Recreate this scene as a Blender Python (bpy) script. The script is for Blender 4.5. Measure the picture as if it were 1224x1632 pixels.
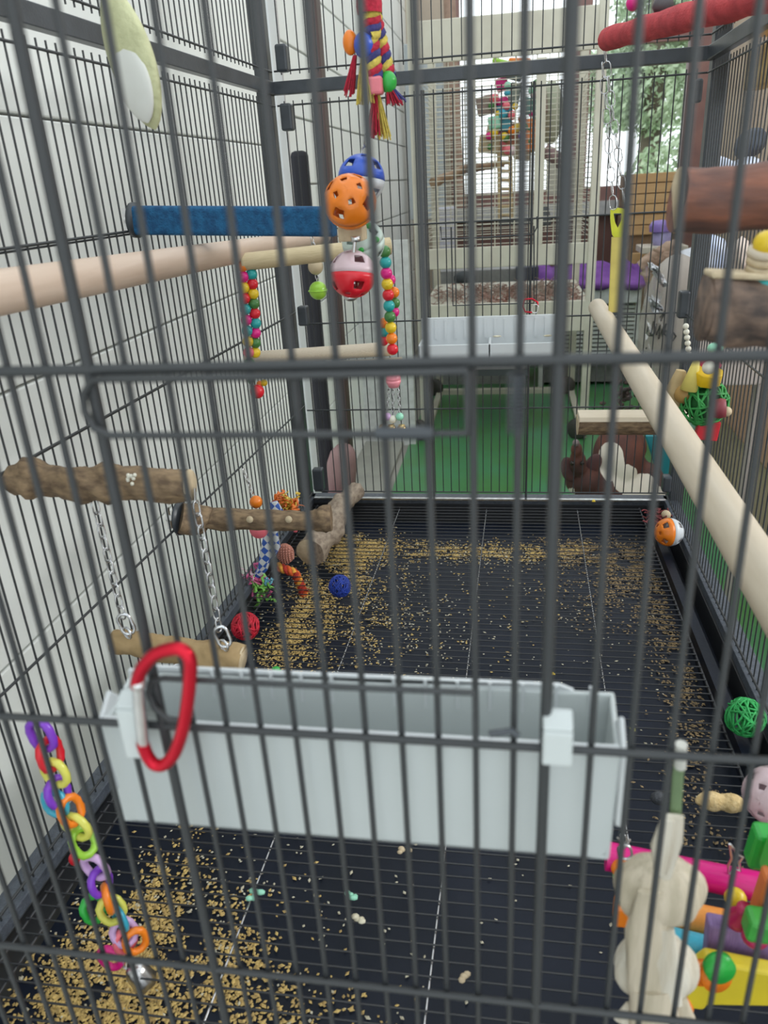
import bpy, bmesh, math, random
import numpy as np
from mathutils import Vector, Matrix, noise
random.seed(7)
S=bpy.context.scene
for o in list(bpy.data.objects): bpy.data.objects.remove(o)
col=S.collection
PI=math.pi
# ---------------------------------------------------------------- camera
FPX,YAW,PIT,ROL,CH=1213.372,.1756,.4072,-.0598,.5103
YF,YB=.2279,1.2454
Fv=Vector((-math.sin(YAW)*math.cos(PIT),math.cos(YAW)*math.cos(PIT),-math.sin(PIT)))
R0=Vector((math.cos(YAW),math.sin(YAW),0)); U0=R0.cross(Fv)
Rv=R0*math.cos(ROL)+U0*math.sin(ROL); Uv=-R0*math.sin(ROL)+U0*math.cos(ROL)
Cv=Vector((0,0,CH))
cd=bpy.data.cameras.new('camera'); cam=bpy.data.objects.new('camera',cd); col.objects.link(cam)
cam.matrix_world=Matrix(((Rv.x,Uv.x,-Fv.x,0),(Rv.y,Uv.y,-Fv.y,0),(Rv.z,Uv.z,-Fv.z,CH),(0,0,0,1)))
cd.sensor_fit='VERTICAL'; cd.sensor_height=24; cd.lens=FPX/1632*24
cd.clip_start=.01; cd.clip_end=200
cd.dof.use_dof=True; cd.dof.focus_distance=.95; cd.dof.aperture_fstop=7.0
S.camera=cam
# ---------------------------------------------------------------- world, light, exposure
w=bpy.data.worlds.new('sky'); S.world=w; w.use_nodes=True
nt=w.node_tree; bg=nt.nodes['Background']; bg.inputs[0].default_value=(.90,.97,1.0,1); bg.inputs[1].default_value=1.75
def area(name,loc,target,sx,sy,e,c=(1,1,1)):
    l=bpy.data.lights.new(name,'AREA'); l.shape='RECTANGLE'; l.size=sx; l.size_y=sy; l.energy=e; l.color=c
    o=bpy.data.objects.new(name,l); col.objects.link(o); o.location=loc
    o.rotation_euler=(Vector(target)-Vector(loc)).to_track_quat('-Z','Y').to_euler(); return o
# added fill lamp at the right, out of view, to brighten the left wall
area('side_fill_light',(3.04,.9,1.25),(-.5,.8,.2),2.4,1.3,112,(.97,1,1))
S.view_settings.view_transform='Standard'; S.view_settings.look='None'; S.view_settings.gamma=1
S.view_settings.use_curve_mapping=False; S.view_settings.exposure=.0
# ---------------------------------------------------------------- pixel -> place (photograph measured at 1224x1632)
def ray(px,py): return Fv+Rv*((px-612)/FPX)+Uv*((816-py)/FPX)
def aY(px,py,Y): d=ray(px,py); return Cv+d*(Y/d.y)
def aX(px,py,X): d=ray(px,py); return Cv+d*(X/d.x)
def aZ(px,py,Z): d=ray(px,py); return Cv+d*((Z-CH)/d.z)
KL=(-.3513+.3951)/(YB-YF)
def lx(Y): return -.3951+KL*(Y-YF)          # x of the left bar panel at depth Y
def rx(Y): return .26+.0049/(YB-YF)*(Y-YF)
def aL(px,py,off=0): d=ray(px,py); return Cv+d*((lx(0)+off)/(d.x-KL*d.y))
# ---------------------------------------------------------------- materials
MATS={}
def mat(name,c,rough=.5,metal=0,noise_amt=0,scale=40,c2=None,bump=0,bscale=None,spec=.5,trans=0,stretch=None,emit=0,sss=0,coat=0,lo=.35,hi=.65):
    if name in MATS: return MATS[name]
    m=bpy.data.materials.new(name); m.use_nodes=True; t=m.node_tree; b=t.nodes['Principled BSDF']
    b.inputs['Base Color'].default_value=(*c,1); b.inputs['Roughness'].default_value=rough; b.inputs['Metallic'].default_value=metal
    b.inputs['Specular IOR Level'].default_value=spec; b.inputs['Coat Weight'].default_value=coat
    if trans: b.inputs['Transmission Weight'].default_value=trans
    if emit: b.inputs['Emission Color'].default_value=(*c,1); b.inputs['Emission Strength'].default_value=emit
    tc=t.nodes.new('ShaderNodeTexCoord'); mp=t.nodes.new('ShaderNodeMapping'); t.links.new(tc.outputs['Object'],mp.inputs[0])
    if stretch: mp.inputs['Scale'].default_value=stretch
    n=t.nodes.new('ShaderNodeTexNoise'); n.inputs['Scale'].default_value=scale; n.inputs['Detail'].default_value=4
    t.links.new(mp.outputs[0],n.inputs[0])
    if c2 is None: c2=tuple(v*.82 for v in c)
    r=t.nodes.new('ShaderNodeValToRGB'); r.color_ramp.elements[0].position=lo; r.color_ramp.elements[1].position=hi
    r.color_ramp.elements[0].color=(*c2,1); r.color_ramp.elements[1].color=(*c,1)
    t.links.new(n.outputs[0],r.inputs[0]); t.links.new(r.outputs[0],b.inputs['Base Color'])
    if bump:
        n2=t.nodes.new('ShaderNodeTexNoise'); n2.inputs['Scale'].default_value=bscale or scale*2; n2.inputs['Detail'].default_value=5
        t.links.new(mp.outputs[0],n2.inputs[0])
        bp=t.nodes.new('ShaderNodeBump'); bp.inputs['Strength'].default_value=bump; bp.inputs['Distance'].default_value=.002
        t.links.new(n2.outputs[0],bp.inputs['Height']); t.links.new(bp.outputs[0],b.inputs['Normal'])
    MATS[name]=m; return m
WIRE=mat('black_wire',(.034,.038,.041),.42,.0,scale=60,c2=(.025,.028,.031),bump=.15,bscale=400)
FRAME=mat('black_frame',(.050,.058,.068),.32,scale=30,c2=(.032,.038,.045),bump=.1,bscale=500)
GRATEM=mat('grate_wire',(.030,.032,.036),.35,.0,scale=90,c2=(.02,.021,.025))
CHROME=mat('bright_wire',(.72,.74,.76),.25,1,scale=120,c2=(.5,.5,.52))
TRAYM=mat('tray_plastic',(.009,.013,.025),.42,scale=8,c2=(.005,.008,.015),bump=.25,bscale=60,spec=.24)
WHITE=mat('white_plastic',(.62,.65,.66),.35,scale=12,c2=(.58,.61,.63))
MILK=mat('milky_plastic',(.52,.56,.56),.3,scale=9,c2=(.49,.53,.53))
WALL=mat('white_boards',(.80,.82,.79),.6,scale=3,c2=(.76,.78,.75),bump=.1,bscale=30)
DARKW=mat('dark_brown_wood',(.075,.045,.04),.5,scale=12,c2=(.045,.028,.026),bump=.3,stretch=(1,1,.15))
BLACKW=mat('black_cloth',(.012,.012,.016),.85,scale=20)
BROWNF=mat('brown_window_frame',(.27,.14,.12),.5,scale=10,c2=(.21,.11,.10))
DOWEL=mat('bare_dowel',(.66,.52,.42),.55,scale=90,c2=(.58,.44,.34),stretch=(1,.08,1),bump=.1)
DOWELP=mat('pale_dowel',(.62,.54,.43),.55,scale=70,c2=(.54,.46,.35),stretch=(1,.1,1),bump=.15)
DOWELY=mat('yellow_dowel',(.60,.49,.30),.55,scale=18,c2=(.50,.40,.23))
BARK=mat('bark',(.27,.185,.105),.8,scale=170,stretch=(.45,1,1),c2=(.115,.075,.045),bump=.9,bscale=90)
BARKG=mat('grey_bark',(.36,.29,.22),.8,scale=150,stretch=(1,.45,1),c2=(.20,.15,.11),bump=.8,bscale=80)
BARKD=mat('dark_bark',(.20,.135,.10),.8,scale=120,stretch=(.5,1,1),c2=(.06,.045,.04),bump=1,bscale=60)
BARKR=mat('red_bark',(.26,.10,.06),.65,scale=70,stretch=(.25,1,1),c2=(.09,.05,.045),bump=.6,bscale=150)
CUT=mat('cut_wood',(.58,.48,.32),.7,scale=160,c2=(.47,.37,.24))
BLUES=mat('blue_grit',(.012,.12,.27),.85,scale=160,c2=(.005,.065,.17),bump=1,bscale=600)
REDS=mat('red_grit',(.55,.06,.07),.85,scale=60,c2=(.38,.035,.045),bump=.8,bscale=600)
def pl(name,c,rough=.28): return mat(name,c,rough,scale=20,c2=tuple(v*.88 for v in c),spec=.5)
RED=pl('red_plastic',(.68,.015,.03)); YEL=pl('yellow_plastic',(.75,.52,.02)); GRN=pl('green_plastic',(.03,.42,.06)); TEAL=pl('teal_plastic',(.02,.36,.36))
MAG=pl('magenta_plastic',(.70,.01,.22)); ORA=pl('orange_plastic',(.85,.22,.015)); BLU=pl('blue_plastic',(.03,.10,.55)); PUR=pl('purple_plastic',(.22,.05,.55))
PNK=pl('pink_plastic',(.80,.28,.33)); LIM=pl('lime_plastic',(.33,.62,.06)); LIL=pl('lilac_plastic',(.62,.40,.68)); MINT=pl('mint_plastic',(.30,.66,.48))
DGR=pl('dark_green_bead',(.06,.20,.05)); SKY=pl('sky_plastic',(.05,.40,.55)); IVO=pl('ivory_bead',(.72,.70,.60)); CLR=pl('pale_ball',(.66,.70,.74)); PGR=pl('pale_green_ball',(.62,.74,.68)); SAL=pl('pale_pink_ball',(.68,.52,.56))
LYEL=pl('light_yellow_plastic',(.70,.68,.12)); CORAL=pl('coral_block',(.80,.16,.20))
GOLD=mat('gold_bell',(.72,.50,.18),.25,1,scale=60)
CARAB=mat('red_anodised',(.62,.015,.035),.28,.75,scale=30,c2=(.50,.01,.03))
SILV=mat('silver_metal',(.75,.75,.76),.28,1,scale=80)
BEIGE=mat('cream_painted_metal',(.62,.60,.50),.5,scale=8,c2=(.53,.50,.41))
CREAMW=mat('white_wire_crate',(.74,.76,.75),.5,scale=9)
def vine(name,c): return mat(name,c,.6,scale=150,c2=tuple(v*.6 for v in c))
# ---------------------------------------------------------------- mesh helpers
class MB:
    def __init__(s): s.v=[]; s.f=[]; s.sm=[]
    def add(s,vs,fs,smooth=True):
        n=len(s.v); s.v+= [tuple(v) for v in vs]; s.f+=[tuple(i+n for i in f) for f in fs]; s.sm+=[smooth]*len(fs)
    def box(s,c,d,rot=None):
        c=Vector(c); h=[x/2 for x in d]; vs=[]
        for z in(-1,1):
            for y in(-1,1):
                for x in(-1,1):
                    p=Vector((x*h[0],y*h[1],z*h[2]))
                    if rot is not None: p=rot@p
                    vs.append(c+p)
        s.add(vs,[(0,2,3,1),(4,5,7,6),(0,1,5,4),(2,6,7,3),(0,4,6,2),(1,3,7,5)],False); return s
    def bx(s,a,b): 
        return s.box([(a[i]+b[i])/2 for i in range(3)],[abs(b[i]-a[i]) for i in range(3)])
    def tube(s,pts,r,seg=8,closed=False,caps=True,flat=1,jit=0):
        P=[Vector(p) for p in pts]; n=len(P)
        rr=r if isinstance(r,(list,tuple)) else [r]*n
        T=[]
        for i in range(n):
            if closed: t=P[(i+1)%n]-P[i-1]
            else: t=P[min(i+1,n-1)]-P[max(i-1,0)]
            T.append(t.normalized() if t.length>1e-9 else Vector((0,0,1)))
        up=Vector((0,0,1)) if abs(T[0].z)<.9 else Vector((0,1,0))
        N=(up-T[0]*up.dot(T[0])).normalized(); vs=[]
        for i in range(n):
            N=(N-T[i]*N.dot(T[i])); N=N.normalized() if N.length>1e-6 else T[i].orthogonal().normalized()
            B=T[i].cross(N)
            for k in range(seg):
                a=2*PI*k/seg; q=rr[i]
                if jit: q*=1+jit*(noise.noise(Vector((P[i]*60+Vector((math.cos(a),math.sin(a),0))*1.3)))+.5*noise.noise(Vector((P[i]*190+Vector((math.cos(a),math.sin(a),2))*3)))) 
                vs.append(P[i]+N*math.cos(a)*q*flat+B*math.sin(a)*q)
        fs=[]
        for i in range(n if closed else n-1):
            j=(i+1)%n
            for k in range(seg): fs.append((i*seg+k,i*seg+(k+1)%seg,j*seg+(k+1)%seg,j*seg+k))
        s.add(vs,fs)
        if caps and not closed:
            s.add(vs[:seg],[tuple(range(seg))[::-1]],False); s.add(vs[-seg:],[tuple(range(seg))],False)
        return s
    def ball(s,c,r,seg=14,rings=9,axis=(0,0,1)):
        c=Vector(c); r=Vector((r,r,r)) if not hasattr(r,'__len__') else Vector(r); q=Vector(axis).to_track_quat('Z','Y'); vs=[c+q@Vector((0,0,r.z))]
        for i in range(1,rings):
            t=PI*i/rings
            for k in range(seg):
                a=2*PI*k/seg; vs.append(c+q@Vector((r.x*math.sin(t)*math.cos(a),r.y*math.sin(t)*math.sin(a),r.z*math.cos(t))))
        vs.append(c+q@Vector((0,0,-r.z))); fs=[]
        for k in range(seg): fs.append((0,1+k,1+(k+1)%seg))
        for i in range(rings-2):
            for k in range(seg): fs.append((1+i*seg+k,1+(i+1)*seg+k,1+(i+1)*seg+(k+1)%seg,1+i*seg+(k+1)%seg))
        L=len(vs)-1; b=1+(rings-2)*seg
        for k in range(seg): fs.append((b+k,L,b+(k+1)%seg))
        s.add(vs,fs); return s
    def lathe(s,c,prof,axis=(0,0,1),seg=18):
        c=Vector(c); q=Vector(axis).to_track_quat('Z','Y'); vs=[]; n=len(prof)
        for r,z in prof:
            for k in range(seg):
                a=2*PI*k/seg; vs.append(c+q@Vector((r*math.cos(a),r*math.sin(a),z)))
        fs=[(i*seg+k,i*seg+(k+1)%seg,(i+1)*seg+(k+1)%seg,(i+1)*seg+k) for i in range(n-1) for k in range(seg)]
        s.add(vs,fs); return s
    def prism(s,poly,vec):
        P=[Vector(p) for p in poly]; v=Vector(vec); n=len(P)
        s.add(P+[p+v for p in P],[tuple(range(n))[::-1],tuple(range(n,2*n))]+[(i,(i+1)%n,n+(i+1)%n,n+i) for i in range(n)],False); return s
WO={}
def link(o,parent,origin):
    col.objects.link(o); WO[o.name]=Vector(origin)
    if parent is not None: o.parent=parent; o.location=Vector(origin)-WO[parent.name]
    else: o.location=origin
    return o
def tag(o,label=None,cat=None,group=None,kind=None):
    if label: o['label']=label
    if cat: o['category']=cat
    if group: o['group']=group
    if kind: o['kind']=kind
    return o
def empty(name,loc,label,cat,group=None):
    o=bpy.data.objects.new(name,None); o.empty_display_size=.02; link(o,None,loc); return tag(o,label,cat,group)
def obj(name,mb,m,parent=None,bevel=0,solid=0,sub=0,kind=None,label=None,cat=None,group=None):
    me=bpy.data.meshes.new(name); v=np.array(mb.v,dtype=float)
    if parent is not None: org=WO[parent.name]
    else: org=Vector(((v[:,0].min()+v[:,0].max())/2,(v[:,1].min()+v[:,1].max())/2,v[:,2].min()))
    v=v-np.array(org); me.from_pydata([tuple(x) for x in v],[],mb.f)
    me.polygons.foreach_set('use_smooth',mb.sm); me.materials.append(m); me.update()
    o=bpy.data.objects.new(name,me); link(o,parent,org)
    if sub: k=o.modifiers.new('s','SUBSURF'); k.levels=sub; k.render_levels=sub
    if solid: k=o.modifiers.new('t','SOLIDIFY'); k.thickness=solid; k.offset=0
    if bevel: k=o.modifiers.new('b','BEVEL'); k.width=bevel; k.segments=2; k.limit_method='ANGLE'
    return tag(o,label,cat,group,kind)
_cyl={}
def rod(name,a,b,r,m,parent,seg=8):
    key=(m.name,seg)
    if key not in _cyl:
        q=MB().tube([(0,0,0),(0,0,1)],1,seg); me=bpy.data.meshes.new('unit_rod'); me.from_pydata(q.v,[],q.f)
        me.polygons.foreach_set('use_smooth',q.sm); me.materials.append(m); _cyl[key]=me
    o=bpy.data.objects.new(name,_cyl[key]); a=Vector(a); b=Vector(b); d=b-a
    link(o,parent,a); o.rotation_mode='QUATERNION'; o.rotation_quaternion=d.to_track_quat('Z','Y'); o.scale=(r,r,d.length); return o
_bead={}
def bead(name,c,r,m,parent,sq=1):
    if m.name not in _bead:
        q=MB().ball((0,0,0),1,16,10); me=bpy.data.meshes.new('bead'); me.from_pydata(q.v,[],q.f)
        me.polygons.foreach_set('use_smooth',q.sm); me.materials.append(m); _bead[m.name]=me
    o=bpy.data.objects.new(name,_bead[m.name]); link(o,parent,c); o.scale=(r,r,r*sq); return o
def struct(name,mb,m,**k): return obj(name,mb,m,kind='structure',**k)
def stadium(c,ax,side,L,W,n=6):
    c=Vector(c); ax=Vector(ax).normalized(); side=Vector(side); side=(side-ax*side.dot(ax)).normalized(); h=L/2-W/2; r=W/2; pts=[]
    for k in range(n+1): a=PI*k/n; pts.append(c+ax*(h+r*math.sin(a))+side*(r*math.cos(a)))
    for k in range(n+1): a=PI+PI*k/n; pts.append(c+ax*(-h+r*math.sin(a))+side*(r*math.cos(a)))
    return pts
def chain(mb,a,b,L=.016,W=.008,r=.0009):
    a=Vector(a); b=Vector(b); d=b-a; step=L-2.6*r; n=max(1,round(d.length/step)); ax=d.normalized(); s1=ax.cross(Vector((.3,1,.1))).normalized(); s2=ax.cross(s1)
    for i in range(n): mb.tube(stadium(a+d*((i+.5)/n),ax,s1 if i%2 else s2,L,W,4),r,5,closed=True)
    return mb
def branch(name,pts,rad,m,parent=None,seed=0,n=44,knots=(),flatcut=False,jit=.26,**k):
    P=[Vector(p) for p in pts]; out=[]; rr=[]
    for i in range(n):
        t=i/(n-1)*(len(P)-1); j=min(int(t),len(P)-2); u=t-j; p=P[j].lerp(P[j+1],u); q=rad[j]*(1-u)+rad[j+1]*u
        s=i/(n-1)
        for ks,ka in knots: q+=ka*math.exp(-((s-ks)/.05)**2)
        q*=1+.05*noise.noise(Vector((s*9,seed,0)))
        p=p+Vector((noise.noise(Vector((s*4,seed,1))),noise.noise(Vector((s*4,seed,5))),noise.noise(Vector((s*4,seed,9)))))*rad[0]*.18*(0 if i in(0,n-1) else 1)
        out.append(p); rr.append(q)
    q=MB().tube(out,rr,20,jit=jit); return obj(name,q,m,parent,**k),out,rr
def capdisc(name,c,axis,r,m,parent,th=.0006): return obj(name,MB().lathe(c,[(0,th),(r*.98,th),(r,0),(r,-th)],axis,16),m,parent)
def vineball(c,r,m,seed,label=None,parent=None,name='vine_ball',th=.0011,n=17,grp=None):
    rnd=random.Random(seed); q=MB(); c=Vector(c)
    for i in range(n):
        ax=Vector((rnd.gauss(0,1),rnd.gauss(0,1),rnd.gauss(0,1))).normalized(); u=ax.orthogonal().normalized(); v=ax.cross(u); off=rnd.uniform(-.55,.55); rr=r*math.sqrt(1-off*off); pts=[]
        for k in range(22):
            a=2*PI*k/22; w_=1+.05*math.sin(3*a+i); pts.append(c+(u*math.cos(a)+v*math.sin(a))*rr*w_+ax*off*r)
        q.tube(pts,th,5,closed=True)
    return obj(name,q,m,parent,label=label,cat='ball' if parent is None else None,group=grp)
def rattle(c,r,axis,ma,mb_,parent,label=None,name='rattle_ball',lon=24,lat=8):
    c=Vector(c); ax=Vector(axis).normalized(); u=ax.orthogonal().normalized(); v=ax.cross(u); res=[]
    for sgn,m in((1,ma),(-1,mb_)):
        q=MB(); vs=[]; fs=[]
        for i in range(lat+1):
            t=PI/2*i/lat
            for k in range(lon):
                a=2*PI*k/lon; vs.append(c+(u*math.cos(a)+v*math.sin(a))*r*math.cos(t)+ax*sgn*r*math.sin(t))
        for i in range(lat):
            for k in range(lon):
                if i in(2,3) and k%6 in(0,1): continue
                if i in(5,) and k%6 in(3,4): continue
                f=(i*lon+k,i*lon+(k+1)%lon,(i+1)*lon+(k+1)%lon,(i+1)*lon+k); fs.append(f if sgn>0 else f[::-1])
        q.add(vs,fs); res.append((q,m))
    if parent is None:
        e=empty(name,c-Vector((0,0,r)),label,'ball'); p=e
        for q,m in res: obj('ball_half',q,m,p,solid=.0012)
        bead('bell',c-Vector((0,0,r*.4)),r*.3,SILV,p); return e
    if True:
        p=obj(name,res[0][0],res[0][1],parent,solid=.0012,label=label); obj('ball_half',res[1][0],res[1][1],p,solid=.0012); bead('bell',c-Vector((0,0,r*.35)),r*.28,SILV,p); return p

# ================================================================ ROOM SHELL
ZF=-.55
q=MB().bx((-1.6,-1.6,ZF-.05),(3.2,5.6,ZF)); FLOORM=mat('grey_concrete',(.36,.35,.31),.7,scale=5,c2=(.30,.29,.26),bump=.2)
struct('floor',q,FLOORM)
GREEN=mat('green_floor_sheet',(.075,.27,.13),.30,scale=3.0,c2=(.07,.22,.06),bump=.08,bscale=14,spec=.6)
g0=aZ(655,720,ZF+.004)
q=MB().prism([(g0.x-.02,1.3,ZF),(2.4,1.3,ZF),(2.4,5.15,ZF),(g0.x-.02,5.15,ZF)],(0,0,.004))
obj('floor_sheet',q,GREEN,label='glossy green sheet flooring laid under the cages',cat='flooring')
# left wall of boards
XW=-.52
q=MB(); ys0,ys1=-1.2,1.83
b=empty('wall_left',(XW-.03,.3,ZF),None,None); tag(b,kind='structure')
z1=aX(0,180,XW).z; z2=aX(0,630,XW).z
seams=[ZF,z2-(z1-z2),z2,z1,z1+(z1-z2),z1+.8]
for a,c in zip(seams[:-1],seams[1:]):
    obj('board',MB().bx((XW-.02,ys0,a+.0015),(XW,ys1,c-.0015)),WALL,b,bevel=.002)
obj('backing',MB().bx((XW-.03,ys0,ZF),(XW-.012,ys1,z1+.8)),mat('wall_backing',(.45,.46,.45),.8),b)
# further left wall, set back behind the doorway
XW2=-.62
b=empty('wall_left',(XW2-.03,4,ZF),None,None); tag(b,kind='structure')
zs=[ZF,-.2,-.02,.16,.34]+[.52,.70,.88,1.06,1.24,1.42,1.7]
for a,c in zip(zs[:-1],zs[1:]):
    obj('board',MB().bx((XW2-.02,2.16,a+.003),(XW2,5.2,c-.003)),WALL,b,bevel=.002)
obj('backing',MB().bx((XW2-.03,2.16,ZF),(XW2-.012,5.2,1.7)),MATS['wall_backing'],b)
struct('trim_1',MB().bx((XW-.02,1.83,ZF),(XW+.012,1.90,1.8)),WHITE,bevel=.004)
# doorway: dark leaf, post
struct('trim_2',MB().bx((XW-.16,2.08,ZF),(XW2+.045,2.16,1.8)),mat('pale_jamb',(.55,.52,.52),.6),bevel=.003)
pk=aY(516,640,2.07)
struct('door_1',MB().bx((pk.x-.028,2.05,ZF),(pk.x+.014,2.09,aY(482,240,2.07).z)),BLACKW,bevel=.012)
p0=aY(552,620,2.12)
struct('trim_3',MB().bx((p0.x-.026,2.10,ZF),(p0.x+.002,2.15,1.8)),DARKW,bevel=.003)
q=MB().bx((-.80,2.6,ZF),(-.64,2.64,1.8)); struct('wall_passage',q,WALL)
# low white board standing at the end of the concrete slab
pa=aZ(582,712,ZF); 
obj('wall_panel',MB().bx((-.62,pa.y+.02,ZF),(-.40,pa.y+.05,.30)),mat('panel_white',(.66,.67,.66),.6),kind='structure')
# back wall with windows
YW=5.2
bw=empty('wall_back',(.6,YW,ZF),None,None); tag(bw,kind='structure')
TAN=mat('tan_wall',(.50,.42,.33),.7,scale=6,c2=(.42,.35,.28)); BRW=mat('brown_panel_wall',(.20,.10,.085),.6,scale=5,c2=(.15,.07,.06))
wx0=aY(725,150,YW).x; wx1=aY(1102,150,YW).x; wz0=aY(980,296,YW).z; WT=2.1
obj('wall_part',MB().bx((-.65,YW,ZF),(wx0,YW+.1,WT)),TAN,bw)
obj('wall_part',MB().bx((wx0,YW,ZF),(wx1,YW+.1,wz0)),BRW,bw)
obj('wall_part',MB().bx((wx1,YW,ZF),(3.2,YW+.1,WT)),TAN,bw)
obj('sill',MB().bx((wx0-.02,YW-.06,wz0-.16),(wx1+.02,YW,wz0-.08)),mat('grey_sill',(.50,.50,.50),.6),bw)
obj('sill',MB().bx((wx0-.02,YW-.03,wz0-.08),(wx1+.02,YW,wz0)),BROWNF,bw)
PANE=bpy.data.materials.new('window_glass'); PANE.use_nodes=True; t=PANE.node_tree; t.nodes.clear()
o_=t.nodes.new('ShaderNodeOutputMaterial'); mx=t.nodes.new('ShaderNodeMixShader'); tr=t.nodes.new('ShaderNodeBsdfTransparent'); gl=t.nodes.new('ShaderNodeBsdfGlossy')
gl.inputs['Roughness'].default_value=.02; fr=t.nodes.new('ShaderNodeFresnel'); fr.inputs[0].default_value=1.3
t.links.new(fr.outputs[0],mx.inputs[0]); t.links.new(tr.outputs[0],mx.inputs[1]); t.links.new(gl.outputs[0],mx.inputs[2]); t.links.new(mx.outputs[0],o_.inputs[0])
for i,(a,c) in enumerate(((wx0,aY(915,150,YW).x),(aY(930,150,YW).x,wx1))):
    wn=empty('window_%d'%(i+1),((a+c)/2,YW+.03,wz0),None,None); tag(wn,kind='structure')
    for x in(a,c): obj('frame_upright',MB().bx((x-.03,YW-.02,wz0),(x+.03,YW+.07,WT)),BROWNF,wn,bevel=.003)
    zt=aY(1020,60,YW).z
    obj('frame_rail',MB().bx((a,YW,zt-.03),(c,YW+.05,zt+.03)),BROWNF,wn,bevel=.003)
    obj('pane',MB().bx((a,YW+.02,wz0),(c,YW+.024,zt-.03)),PANE,wn); obj('pane',MB().bx((a,YW+.02,zt+.03),(c,YW+.024,WT)),PANE,wn)
struct('trim_4',MB().bx((wx1-.01,YW-.06,ZF),(wx1+.10,YW,WT)),BROWNF,bevel=.004)
struct('wall_right',MB().bx((3.1,-1.6,ZF),(3.2,5.2,2.1)),TAN)
w3=empty('window_3',(3.08,.9,.6),None,None); tag(w3,kind='structure')  # unseen window frame added around the side fill lamp; wall behind stays solid
for y in(-.35,.9,2.15): obj('frame_upright',MB().bx((3.06,y-.03,.55),(3.10,y+.03,1.95)),BROWNF,w3,bevel=.003)
for z in(.55,1.95): obj('frame_rail',MB().bx((3.06,-.38,z-.03),(3.10,2.18,z+.03)),BROWNF,w3,bevel=.003)
# outside: trees
LEAF=mat('haze_paled_leaves',(.60,.70,.50),.6,scale=6,c2=(.38,.50,.33));  # glare and haze of the overexposed window put into the leaf colour
def tree(x,y,h,wd,label,seed,n=5200,dz=0):
    rnd=random.Random(seed); e=empty('leafy_tree',(x,y,ZF-.5),label,'tree','trees outside the window')
    obj('trunk',MB().tube([(x,y,ZF-.5),(x+.05,y,h*.4),(x,y,h*.8)],[.14,.1,.05],8),mat('trunk_bark',(.15,.12,.09),.9),e)
    V=[];Fc=[]
    bl=[(rnd.uniform(-1,1)*wd*.7,rnd.uniform(-.7,.7),rnd.uniform(.1,1)*h,rnd.uniform(.25,.5)*wd) for _ in range(16)]
    for i in range(n):
        bx_,by_,bz_,br=rnd.choice(bl); d=Vector((rnd.gauss(0,1),rnd.gauss(0,1),rnd.gauss(0,1))).normalized()*br*rnd.uniform(.6,1)
        p=Vector((x+bx_,y+by_,bz_))+d; a=Vector((rnd.gauss(0,1),rnd.gauss(0,1),rnd.gauss(0,1))).normalized(); u=a.orthogonal().normalized(); v=a.cross(u); s=rnd.uniform(.025,.05)
        k=len(V); V+=[p-u*s,p+v*s*.5,p+u*s,p-v*s*.5]; Fc.append((k,k+1,k+2,k+3))
    q=MB(); q.add(V,Fc,False); obj('foliage',q,LEAF,e,kind='stuff')
tree(1.40,9.2,2.9,1.05,'leafy tree with haze-paled green colour filling the right window',3,26000)
tree(2.9,11.5,3.4,1.3,'leafy tree further off outside, showing right behind the other',5,8000)
struct('ground_outside',MB().bx((-12,5.6,-1.2),(14,30,-1.05)),mat('lawn',(.20,.33,.12),.9,scale=3))

# ================================================================ BIRD CAGE
P_=.0139; RW=.00125
cage=empty('bird_cage',(-.05,.74,-.07),'large black wire flight cage seen through its bars, filled with perches and toys','bird cage')
def panel(label=None):
    o=bpy.data.objects.new('bar_panel',None); o.empty_display_size=.02; link(o,cage,WO[cage.name]); return o
XR_=.26; ZT=.98
def X0f(k): return -.0943+k*P_
fp=panel()
XT1,XT2=-.1338,aY(868,1187,YF).x
k=-22
xs=[X0f(k) for k in range(-22,26)]
for x in xs:
    if x<lx(YF) or x>XR_: continue
    if abs(x-XT1)<.0042 or abs(x-XT2)<.0042: continue
    rod('bar',(x,YF,-.005),(x,YF,ZT),RW,WIRE,fp)
for x in(XT1,XT2): rod('door_bar',(x,YF-.002,-.005),(x,YF-.002,ZT),.0021,WIRE,fp)
for z,r_ in((.4604,.0019),(.3183,.0016),(.1764,.0016),(.61,.0016),(.034,.0016),(.80,.0016)):
    rod('cross_wire',(lx(YF),YF-.0025,z),(XR_,YF-.0025,z),r_,WIRE,fp)
# feeder-door guard loops of the front panel
def loop(pts,name,r,parent,m=WIRE): return obj(name,MB().tube(pts,r,8),m,parent)
def aF(px,py,d=-.006): return aY(px,py,YF+d)
up=[aF(745,592),aF(745,690),aF(600,692),aF(300,694),aF(175,694),aF(150,683),aF(135,655),aF(133,628),aF(147,606),aF(172,604),aF(300,603),aF(600,596),aF(745,592)]
loop(up,'door_guard',.0013,fp)
lw=[aF(758,1178),aF(755,1104),aF(500,1093),aF(262,1081),aF(240,1086),aF(236,1103),aF(246,1128),aF(268,1146),aF(300,1150)]
loop(lw,'door_guard',.0012,fp)
sp=[]; c0=aF(824,595,-.004); c1=aF(822,690,-.004)
for i in range(15*10+1):
    t=i/150; a=2*PI*i/10; sp.append(c0.lerp(c1,t)+Vector((math.cos(a)*.0026,math.sin(a)*.0026,0)))
obj('latch_spring',MB().tube(sp,.0003,5),FRAME,fp)
obj('latch_plate',MB().tube([aF(600,690,-.008),aF(690,690,-.008)],.0022,8),FRAME,fp)
la=aF(785,1167,-.005); obj('latch_plate',MB().tube([aF(780,1170,-.005),aF(815,1165,-.005),aF(826,1172,-.005)],.0014,6),FRAME,fp)
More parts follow.
